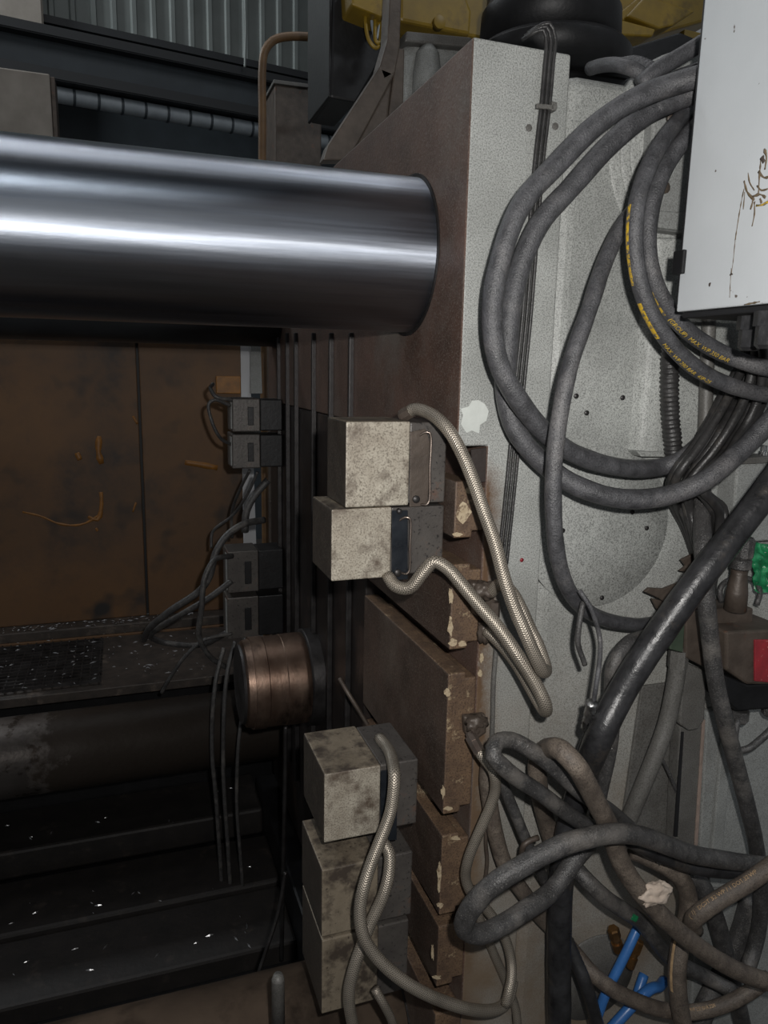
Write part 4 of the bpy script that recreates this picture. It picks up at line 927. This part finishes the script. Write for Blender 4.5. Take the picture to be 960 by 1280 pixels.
o = rocky('foil_scrap', on_hose('black hose with green', 754, 1131, .001), .007, .006, .009, 'foil', None, .6, 8, 2); tag(o, 'tiny silver foil scrap on the green smeared hose', 'scrap')

# ================================================================== left background cables
def far_cable(label, pts, r, m='rubber_black', name='far_cable', group=None):
    o, _ = tube(name, [P(a, b, y=y) for a, b, y in pts], r, m, None, 8); tag(o, label, 'cable', group)
far_cable('black cable looping out from the upper far clamps', [(288, 507, 2.7), (268, 500, 2.68), (261, 505, 2.68), (266, 530, 2.68), (276, 548, 2.7), (290, 556, 2.74)], .006)
far_cable('second black cable loop at the upper far clamps', [(290, 500, 2.72), (270, 496, 2.70), (264, 488, 2.72), (266, 480, 2.9)], .007)
far_cable('thick black cable arching over the lower far clamps', [(330, 650, 2.75), (305, 655, 2.7), (285, 668, 2.68), (270, 690, 2.66), (262, 720, 2.66), (250, 738, 2.68), (215, 762, 2.72), (190, 782, 2.8), (180, 800, 3.1)], .013)
far_cable('black cable running beside the thick arch to the tray', [(290, 726, 2.72), (262, 747, 2.74), (225, 769, 2.79), (198, 785, 2.88), (188, 795, 2.96), (205, 803, 3.02), (250, 806, 2.95), (285, 790, 2.8)], .012)
far_cable('black cable dropping past the far clamps onto tray', [(290, 695, 2.7), (268, 700, 2.63), (256, 722, 2.61), (252, 760, 2.61), (249, 795, 2.64), (262, 820, 2.68), (284, 835, 2.72)], .010)
far_cable('thin black cable trailing off over the chip tray', [(290, 792, 2.72), (255, 800, 2.7), (232, 820, 2.72), (214, 845, 2.76), (202, 866, 2.8)], .007)
far_cable('thin cable falling from the upper far clamps', [(322, 590, 2.8), (308, 620, 2.85), (290, 645, 2.95), (266, 665, 3.0), (264, 685, 3.0)], .006)
far_cable('second thin cable falling from the upper far clamps', [(312, 588, 2.8), (300, 612, 2.9), (290, 640, 3.0), (290, 672, 3.05)], .006)
far_cable('thick black hose beside the platen far edge', [(335, 600, 2.75), (318, 620, 2.75), (308, 640, 2.75), (306, 665, 2.76)], .014)
for i, (px, top, bot, y, r, lab) in enumerate(((268, 850, 1010, 2.6, .008, 'black hose hanging in the pit left of the sleeve'), (282, 842, 1060, 2.58, .008, 'black hose hanging in the pit directly below the sleeve'), (299, 905, 1090, 2.56, .007, 'thin black hose hanging deep into the pit'), )):
    far_cable(lab, [(px + 12, top - 40, y + .05), (px + 2, top, y), (px - 3, (top + bot) / 2, y), (px + 3, bot, y), (px + 12, bot + 140, y + .02)], r, name='pit_hose')
far_cable('straight steel rod standing in the pit before the die face', [(357, 908, 2.2), (356, 1000, 2.2), (354, 1090, 2.2), (352, 1200, 2.2)], .007, 'dark_steel', 'pit_rod')
far_cable('thin pale tube leaning in the pit beside the clamp stack', [(357, 1090, 1.9), (348, 1140, 1.88), (332, 1190, 1.85), (315, 1240, 1.82)], .006, 'dark_steel', 'pit_tube')
pp = thing('stub_post', 'short round brown post beside the haze painted lower tie bar', 'post', P(348, 1300, y=1.28))
c = P(348, 1290, y=1.28); lathe('post_shaft', [(P(348, 1292, y=1.28).z, .014), (P(348, 1224, y=1.28).z, .013), (P(348, 1218, y=1.28).z, .009)], (c.x, c.y, 0), 'z', 'grey_paint_dark', pp, 16)

# ================================================================== things above the platen
YT = 2.26
ca = thing('top_casting', 'pale grey lumpy casting standing on the platen top', 'casting', P(545, 140, y=YT))
ppx('casting_body', [(503, 56), (522, 50), (598, 62), (610, 130), (500, 150)], YT, .25, 'grey_paint', ca, .02, seg=4)
ppx('casting_flange', [(508, 38), (590, 46), (596, 60), (506, 52)], YT - .03, .3, 'grey_paint_dark', ca, .006)
lathe('casting_bulge', [(P(532, 150, y=YT).z, .045), (P(532, 95, y=YT).z, .043), (P(532, 68, y=YT).z, .034), (P(532, 56, y=YT).z, .015)], (P(532, 100, y=YT).x, YT - .01, 0), 'z', 'grey_paint', ca, 24)
# black motor drum
yd2 = 2.05
mz = lambda py: P(683, py, y=yd2).z
rm = (P(596, 40, y=yd2) - P(770, 40, y=yd2)).length / 2
dr = thing('motor_drum', 'large black drum housing above the platen between yellow castings', 'drum', P(683, 84, y=yd2))
lathe('drum_skirt', [(mz(100), rm * .98), (mz(72), rm * .98), (mz(66), rm * .93)], (P(690, 60, y=yd2).x, yd2, 0), 'z', 'black_steel', dr, 48)
lathe('drum_body', [(mz(66), rm * .88), (mz(20), rm * .86), (mz(10), rm * .80), (mz(-60), rm * .80)], (P(686, 60, y=yd2).x, yd2, 0), 'z', 'black_steel', dr, 48)
ppx('drum_foot', [(590, 78), (612, 72), (800, 98), (812, 140), (590, 110)], yd2 - .12, .3, 'black_steel', dr, .01)
# yellow machine
yr = 2.5
yr_ = thing('yellow_robot_base', 'yellow ribbed cast robot base standing above the platen', 'robot base', P(680, 90, y=yr))
ppx('cast_wall', [(503, -70), (905, -70), (905, 20), (765, 60), (600, 48), (503, 30)], yr + .05, .3, 'yellow_paint', yr_, .01)
ppx('cast_rib', [(500, -30), (570, -40), (590, 14), (588, 44), (500, 26)], yr - .05, .1, 'yellow_paint', yr_, .01)
ppx('cast_rib', [(766, 44), (776, 24), (820, 36), (816, 46)], yr - .12, .17, 'yellow_paint', yr_, .006)
ppx('cast_rib', [(784, 20), (808, -6), (870, 14), (842, 32), (824, 36)], yr - .10, .15, 'yellow_paint', yr_, .006)
ppx('cast_rib', [(856, 36), (882, 42), (882, 60), (854, 58)], yr - .10, .15, 'yellow_paint', yr_, .004)
ppx('cast_rib', [(770, 20), (812, -14), (822, -8), (780, 26)], yr - .08, .1, 'yellow_paint', yr_, .004)
lathe('cast_lug', [(-.008, .012), (-.006, .02), (.02, .02)], P(549, 28, y=yr - .06), 'y', 'yellow_paint', yr_, 20)
# dark foot structure behind hoses
ft2 = ppx('dark_apron', [(760, 62), (790, 58), (850, 40), (900, 60), (900, 130), (755, 130)], 2.3, .1, 'black_steel', yr_, .006)
# black hanging box, brace
yk = 2.35
hk = thing('black_junction_box', 'black box hanging above tie bar beside grey brace', 'box', P(440, 120, y=yk))
ppx('box_body', [(417, -80), (486, -80), (486, 60), (446, 128), (413, 122)], yk, .26, 'black_steel', hk, .008)
ppx('box_side', [(412, -80), (417, -80), (414, 122), (411, 120)], yk + .002, .27, 'black_steel', hk, .002)
for k in range(3):
    far_cable(('longer yellow cable loop hanging beside the black box', '', 'shorter inner yellow cable loop hanging beside the black box')[k], [(459 + 6 * k, 4, 2.3), (457 + 6 * k, 30, 2.28), (462 + 4 * k, 52, 2.27), (470 + 2 * k, 60 - 3 * k, 2.27), (476, 50 - 4 * k, 2.28), (470 + 3 * k, 14, 2.3)], .006, ('yellow_paint', 'pipe_wrap', 'yellow_paint')[k], 'yellow_cable', 'cable loops beside the black box') if k != 1 else far_cable('grey cable inside the yellow loops by the black box', [(466, 4, 2.31), (465, 30, 2.29), (470, 48, 2.28), (475, 30, 2.29)], .005, 'pipe_wrap', 'grey_cable')
ye = thing('yellow_beam_end', 'yellow beam end overhanging the black box', 'beam', P(465, 18, y=2.25))
ppx('beam_web', [(438, -30), (494, -30), (486, 12), (480, 22), (440, 6)], 2.25, .12, 'yellow_paint', ye, .006)
yb2 = 2.12
br = thing('diagonal_brace', 'grime covered angle iron brace slanting down onto the platen', 'brace', P(440, 200, y=yb2))
ppx('brace_upright', [(488, -30), (503, -30), (500, 60), (494, 92), (480, 100), (474, 84), (484, 50)], yb2, .06, 'brown_iron', br, .004)
ppx('brace_strip', [(474, 84), (494, 92), (436, 200), (404, 200), (410, 182)], yb2, .05, 'brown_iron', br, .004)
ppx('brace_inner', [(492, 94), (500, 100), (494, 140), (462, 200), (436, 200)], yb2 + .03, .05, 'brown_iron', br, .004)
ppx('brace_gusset', [(496, 60), (506, 60), (504, 150), (492, 170), (486, 140)], yb2 + .02, .04, 'brown_iron', br, .004)
